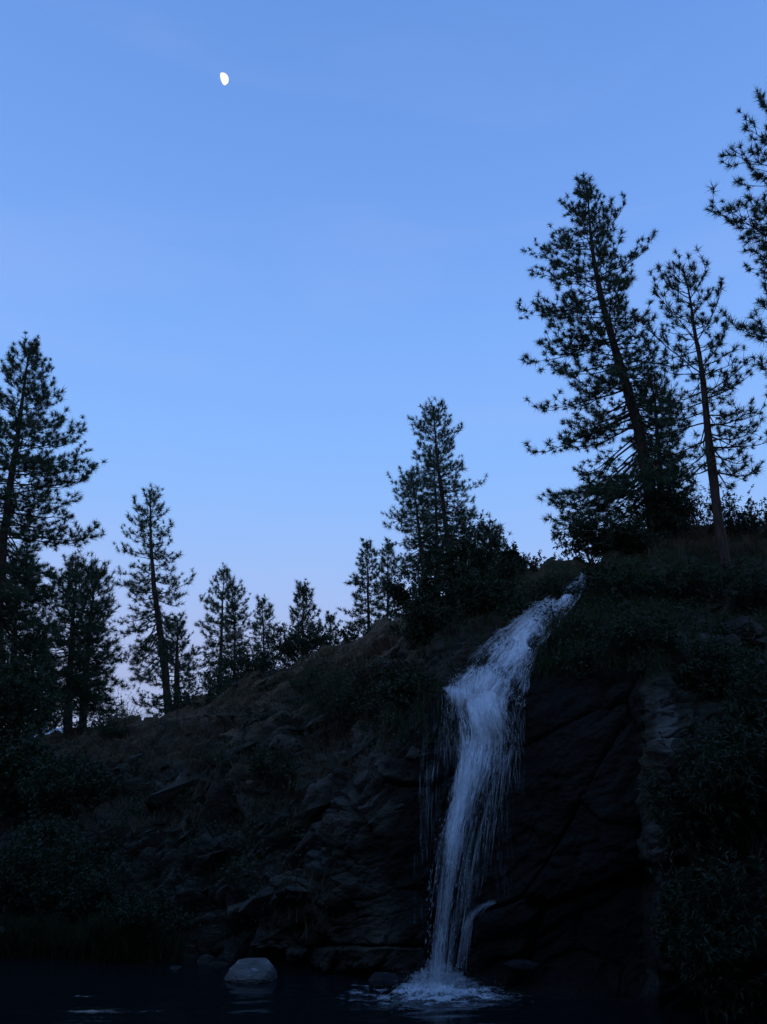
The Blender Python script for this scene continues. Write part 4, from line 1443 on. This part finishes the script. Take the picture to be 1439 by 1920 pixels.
sh_('broad willowy bush in the middle of the right thicket', (1340, 1520), 190, 190, 234, Y=9.2, leaves=5200, **WIL)
sh_('willowy bush low at the right edge of the thicket', (1440, 1600), 190, 230, 235, Y=8.7, leaves=5600, **WIL)
sh_('willowy bush covering the lower pale buttress', (1320, 1720), 150, 190, 236, Y=8.9, leaves=4400, **WIL)
sh_('lowest willowy bush at the bottom right corner', (1420, 1850), 200, 240, 237, Y=8.3, leaves=5600, **WIL)


# ------------------------------------------------------------------ unseen trees added round the camera to shade the lower gorge
SHADE_TREES = [(-3.9, -0.6, 7.5), (-6.6, 0.6, 8.2), (-9.0, 3.0, 8.0), (-9.8, 6.4, 7.5), (-10.8, 9.6, 7.0), (-12.4, 1.2, 8.5), (-1.9, -3.8, 8.6), (1.5, -4.4, 9.0),
       (4.2, -0.9, 7.8), (6.9, 0.4, 8.4), (9.0, 2.8, 8.0), (9.6, 6.0, 7.8), (12.4, 0.8, 8.5), (-5.6, -4.6, 9.5), (5.4, -5.0, 9.5), (0.0, -8.0, 10.5)]
for k, (ax_, ay_, ah_) in enumerate(SHADE_TREES):
    shrub('unseen leafy tree added on the near bank to shade the gorge', (0, 0), F * CP, 4.4, ah_ * 0.88, 600 + k, stems=22, leaves=1800, leaf=0.31, wd_=0.40, cat='tree', name='unseen_shade_tree',
          world=(ax_, ay_), group='added shade trees on the near bank', upright=0.8, stem_r=0.05)


# ------------------------------------------------------------------ grass
def blades(name, n, regions, m, hgt, wd_, seed, lean=0.35, clump=5, pieces=None, label=None):
    rng = np.random.default_rng(seed)
    base, up = [], []
    tot = sum(q_[4] for q_ in regions)
    for (x0, x1, y0, y1, wt) in regions:
        for _ in range(int(n * wt / tot / clump)):
            px, py = rng.uniform(x0, x1), rng.uniform(y0, y1)
            p, n_ = hit(px, py)
            if p is None or p.z < -0.05 or p.y > 40:
                continue
            if n_.z < 0.12 and rng.random() < 0.8:
                continue
            for _k in range(clump):
                base.append((p.x + rng.normal(0, 0.06), p.y + rng.normal(0, 0.06), p.z - 0.03))
    b = np.array(base)
    k = len(b)
    L = hgt * rng.uniform(0.45, 1.25, k)
    d = norm(np.stack([rng.normal(0, lean, k), rng.normal(-0.12, lean, k), np.ones(k)], 1))
    bend = np.stack([rng.normal(0, 0.5, k), rng.normal(-0.2, 0.5, k), -0.35 * np.ones(k)], 1)
    m1 = b + d * L[:, None] * 0.55
    t_ = m1 + norm(d + bend * 0.8) * L[:, None] * 0.5
    s_ = norm(np.cross(d, rng.normal(size=(k, 3)))) * wd_
    V = np.stack([b - s_, b + s_, m1 + s_ * 0.7, t_, m1 - s_ * 0.7], 1).reshape(-1, 3)
    i_ = np.arange(k) * 5
    Fq = np.concatenate([np.stack([i_, i_ + 1, i_ + 2, i_ + 4], 1), np.stack([i_ + 4, i_ + 2, i_ + 3, i_ + 3], 1)])
    # triangles for the tips
    tri = np.concatenate([np.stack([i_, i_ + 1, i_ + 2], 1), np.stack([i_, i_ + 2, i_ + 4], 1), np.stack([i_ + 4, i_ + 2, i_ + 3], 1)])
    ti = np.repeat(np.clip(rng.normal(0.45, 0.22, k), 0, 1), 5)
    o = mesh_np(name, V, tri, m, attrs={'tint': ti})
    tag(o, label, 'grass', kind='stuff')
    return o


blades('dry_grass', 15000, [(100, 420, 1340, 1440, 4), (400, 700, 1215, 1330, 4), (200, 560, 1400, 1560, 3), (560, 740, 1330, 1460, 1.2), (1200, 1439, 985, 1040, 2), (480, 620, 1640, 1760, 0.6)],
       M_DRYGRASS, 0.26, 0.006, 31, label='dry tan grass tufts on the left slope and crest')
blades('green_grass', 15000, [(1020, 1250, 1075, 1270, 5), (1250, 1439, 1030, 1280, 3), (760, 960, 1080, 1260, 2), (680, 850, 1290, 1400, 1.5), (250, 560, 1430, 1700, 2), (990, 1060, 1170, 1260, 0.5)],
       M_GREENGRASS, 0.24, 0.006, 32, label='green grass on the damp ledges beside the waterfall')
blades('reeds', 9000, [(-20, 262, 1762, 1812, 5), (200, 330, 1775, 1802, 0.6)], M_GREENGRASS, 0.42, 0.007, 33, lean=0.22, label='reedy green grass along the left water edge')

# ------------------------------------------------------------------ boulders at the water
stone('boulder', 472, 1832, 11.1, 84, 31, 0.30, M_BOULDER, 'pale grey boulder standing in the pool left of the fall', 301,
      shape=[(-1.0, -0.25, 0.0), (-0.93, 0.02, -0.5), (-0.98, 0.06, 0.2), (-0.62, 0.55, -0.45), (-0.5, 0.88, 0.0), (-0.25, 1.0, -0.25), (0.1, 0.95, -0.35), (0.45, 0.86, 0.1),
             (0.80, 0.60, -0.2), (0.95, 0.25, 0.2), (1.0, -0.2, 0.1), (0.5, 0.2, -0.85), (-0.3, 0.15, -0.95), (0.1, -0.3, -0.9), (0.2, 0.6, 0.8), (-0.5, 0.4, 0.8), (0.6, -0.3, 0.9), (-0.7, -0.3, 0.8)])
stone('boulder', 722, 1852, 10.55, 62, 26, 0.25, M_DARKROCK, 'dark wet rock beside the splash of the fall', 302, sub=2)
stone('boulder', 3, 1760, 12.6, 30, 22, 0.15, M_BOULDER, 'small pale rock at the left edge above the reeds', 303)
stone('boulder', 282, 1800, 12.2, 34, 9, 0.18, M_SLAB, 'flat stone at the water edge near the reeds', 304)
stone('boulder', 330, 1816, 11.7, 20, 7, 0.10, M_SLAB, 'tiny stone breaking the water left of the boulder', 305)
stone('boulder', 385, 1806, 12.0, 34, 15, 0.15, M_SLAB, 'brown stone at the water edge left of the boulder', 306)
stone('boulder', 412, 1810, 11.9, 36, 9, 0.14, M_SLAB, 'low pale stone between the brown stone and the boulder', 307)
stone('boulder', 432, 1800, 12.0, 26, 38, 0.14, M_SLAB, 'pointed upright stone behind the pale boulder', 308)
stone('boulder', 975, 1812, 10.35, 62, 12, 0.16, M_DARKROCK, 'flat wet ledge stone right of the foot of the fall', 309)
stone('boulder', 1395, 1195, 12.0, 80, 40, 0.3, M_SLAB, 'pale grey blocky rock at the right edge of the slope', 310)
stone('boulder', 1372, 1218, 11.7, 34, 34, 0.2, M_SLAB, 'smaller pale block beside the grey rock at right', 311)

stone('boulder', 1078, 1094, 14.2, 26, 12, 0.2, M_DARKROCK, 'dark wet stone left of the head of the fall', 312)
stone('boulder', 1109, 1092, 14.1, 24, 14, 0.2, M_DARKROCK, 'dark wet stone right of the head of the fall', 313)

# ------------------------------------------------------------------ low scrub clinging to the slopes
def scrub():
    rng = np.random.default_rng(909)
    lc, la, sz = [], [], []
    for x0, x1, y0, y1, n in ((180, 600, 1330, 1760, 85), (560, 780, 1250, 1420, 40), (1010, 1439, 1050, 1280, 130), (420, 720, 1230, 1330, 30), (900, 1060, 1080, 1160, 30)):
        for _ in range(n):
            p, n_ = hit(rng.uniform(x0, x1), rng.uniform(y0, y1))
            if p is None or p.y > 30 or p.z < 0.2:
                continue
            R_ = rng.uniform(0.12, 0.38) * p.y / 13
            k = int(70 * (R_ / 0.25) ** 1.5)
            d = rng.normal(size=(k, 3)) * np.array([1, 1, 0.7]); d[:, 2] = np.abs(d[:, 2])
            lc.append(np.array(p[:]) + norm(d) * R_ * rng.random((k, 1)) ** 0.4 * np.array([1.2, 1, 0.75]))
            la.append(norm(d + rng.normal(size=(k, 3)) * 0.6)); sz.append(rng.uniform(0.03, 0.075, k))
    lc, la, sz = np.concatenate(lc), np.concatenate(la), np.concatenate(sz)
    V, Fq = leaf_mesh(lc, la, sz, 0.24, rng)
    o = mesh_np('undergrowth', V, Fq, M_LEAF, attrs={'tint': np.repeat(np.clip(rng.normal(0.45, 0.25, len(lc)), 0, 1), 4)})
    tag(o, 'low dark scrub scattered over the rocky slopes', 'undergrowth', kind='stuff')


scrub()

# ------------------------------------------------------------------ wire fence along the left crest
fence = empty('wire_fence', tuple(P(247, 1425, 20.0)))
tag(fence, 'wire fence with thin posts climbing the left crest', 'fence')
tops = []
for (px, py0, py1, Y) in ((247, 1424, 1360, 19.5), (303, 1392, 1344, 21.0), (333, 1376, 1330, 22.0), (372, 1350, 1318, 22.6), (420, 1328, 1298, 22.6), (470, 1302, 1278, 22.0), (520, 1278, 1256, 21.6), (568, 1268, 1246, 20.4)):
    a, b = P(px, py0, Y), P(px, py1, Y)
    g = ground(a.x, Y)
    V, Fq = tube_path([(a.x, Y, min(g, a.z) - 0.2), (b.x, Y, (a.z + b.z) / 2), (b.x, Y, b.z)], [0.026, 0.024, 0.022], 6)
    mesh_np('post', V, Fq, M_BARK, fence)
    tops.append((b, a))
for f in (0.06, 0.36, 0.66):
    sg = []
    for (b0, a0), (b1, a1) in zip(tops[:-1], tops[1:]):
        p0, p1 = b0 * (1 - f) + a0 * f, b1 * (1 - f) + a1 * f
        md = (p0 + p1) / 2 - Vector((0, 0, 0.03))
        sg += [(*p0, 0.003, *md, 0.003), (*md, 0.003, *p1, 0.003)]
    V, Fq = tubes(sg)
    mesh_np('wire', V, Fq, M_TWIG, fence)

# ------------------------------------------------------------------ a house glimpsed between the trunks at the left
M_WALL = plain_mat('house_wall', (0.42, 0.33, 0.28), (0.50, 0.40, 0.34), 3, 0.9, 0.1)
M_ROOF = plain_mat('house_roof', (0.52, 0.50, 0.50), (0.62, 0.60, 0.60), 5, 0.6, 0.1)
M_TRIM = plain_mat('house_trim', (0.05, 0.04, 0.035), (0.07, 0.06, 0.05), 5, 0.7, 0.1)
hc = P(85, 1402, 60)
hg = ground(hc.x, 60)
house = empty('house', (hc.x, 62, hg))
tag(house, 'pale-roofed house glimpsed between the dark trunks at left', 'house')


def box(name, x0, x1, y0, y1, z0, z1, m, parent):
    V = [(x, y, z) for x in (x0, x1) for y in (y0, y1) for z in (z0, z1)]
    Fq = [(0, 1, 3, 2), (4, 6, 7, 5), (0, 4, 5, 1), (2, 3, 7, 6), (0, 2, 6, 4), (1, 5, 7, 3)]
    off = np.array(world_loc(parent))
    return mesh_np(name, np.array(V) + off, Fq, m, parent)


ez = hc.z - hg
wl = box('wall', -4, 4, -2.0, 4, -0.5, ez, M_WALL, house)
rv = np.array([(-4.5, -2.7, ez - 0.05), (4.5, -2.7, ez - 0.05), (4.5, 1, ez + 1.5), (-4.5, 1, ez + 1.5), (4.5, 4.7, ez - 0.05), (-4.5, 4.7, ez - 0.05)])
rv2 = np.vstack([rv, rv + [0, 0, 0.15]]) + np.array(house.location)
mesh_np('roof', rv2, [(0, 3, 2, 1), (3, 5, 4, 2), (6, 7, 8, 9), (9, 8, 10, 11), (0, 1, 7, 6), (5, 11, 10, 4), (1, 2, 8, 7), (2, 4, 10, 8), (0, 6, 9, 3), (3, 9, 11, 5)], M_ROOF, house)
for wx_ in (-2.4, 2.0):
    wf = box('window', wx_ - 0.5, wx_ + 0.5, -2.05, -1.98, max(ez - 1.3, 0.3), ez - 0.3, M_TRIM, house)
box('door', -0.4, 0.5, -2.05, -1.98, 0, max(ez - 0.3, 1.0), M_TRIM, house)

# ------------------------------------------------------------------ the moon: the sunlit half of a globe
def moon_mat():
    def b(t, out):
        e = N(t, 'ShaderNodeEmission', Strength=1.15)
        co = t.nodes.new('ShaderNodeTexCoord')
        n1 = noise_out(t, co.outputs['Object'], 0.09, 3)
        t.links.new(mixc(t, remap(t, n1, 0.4, 0.65), (1.0, 0.95, 0.84), (0.90, 0.86, 0.76)), e.inputs['Color'])
        t.links.new(e.outputs[0], out.inputs[0])
    return mat('moonlight', b)


MD = 2500.0
mc = EYE + ray(418.5, 148).normalized() * MD
mR = 9.1 / F * MD
vw = (EYE - mc).normalized()
rt = Vector((1, 0, 0))
upv = rt.cross(-vw).normalized()
if upv.z < 0: upv = -upv
simg = (rt * 0.977 + upv * 0.21).normalized()
ca = 0.24
sdir = (simg * math.sqrt(1 - ca * ca) + vw * ca).normalized()
t1 = sdir.orthogonal().normalized(); t2 = sdir.cross(t1)
mv, mf = [], []
NR, NS = 14, 40
for i in range(NR + 1):
    th = (i / NR) * math.pi / 2
    for j in range(NS):
        ph = j / NS * 2 * math.pi
        d = sdir * math.cos(th) + (t1 * math.cos(ph) + t2 * math.sin(ph)) * math.sin(th)
        mv.append((mc + d * mR)[:])
for i in range(NR):
    for j in range(NS):
        a, b = i * NS + j, i * NS + (j + 1) % NS
        mf.append((a, b, b + NS, a + NS))
moon = mesh_np('moon', mv, mf, moon_mat(), smooth=True, origin=mc[:])
tag(moon, 'bright white gibbous moon alone in the blue sky', 'moon')
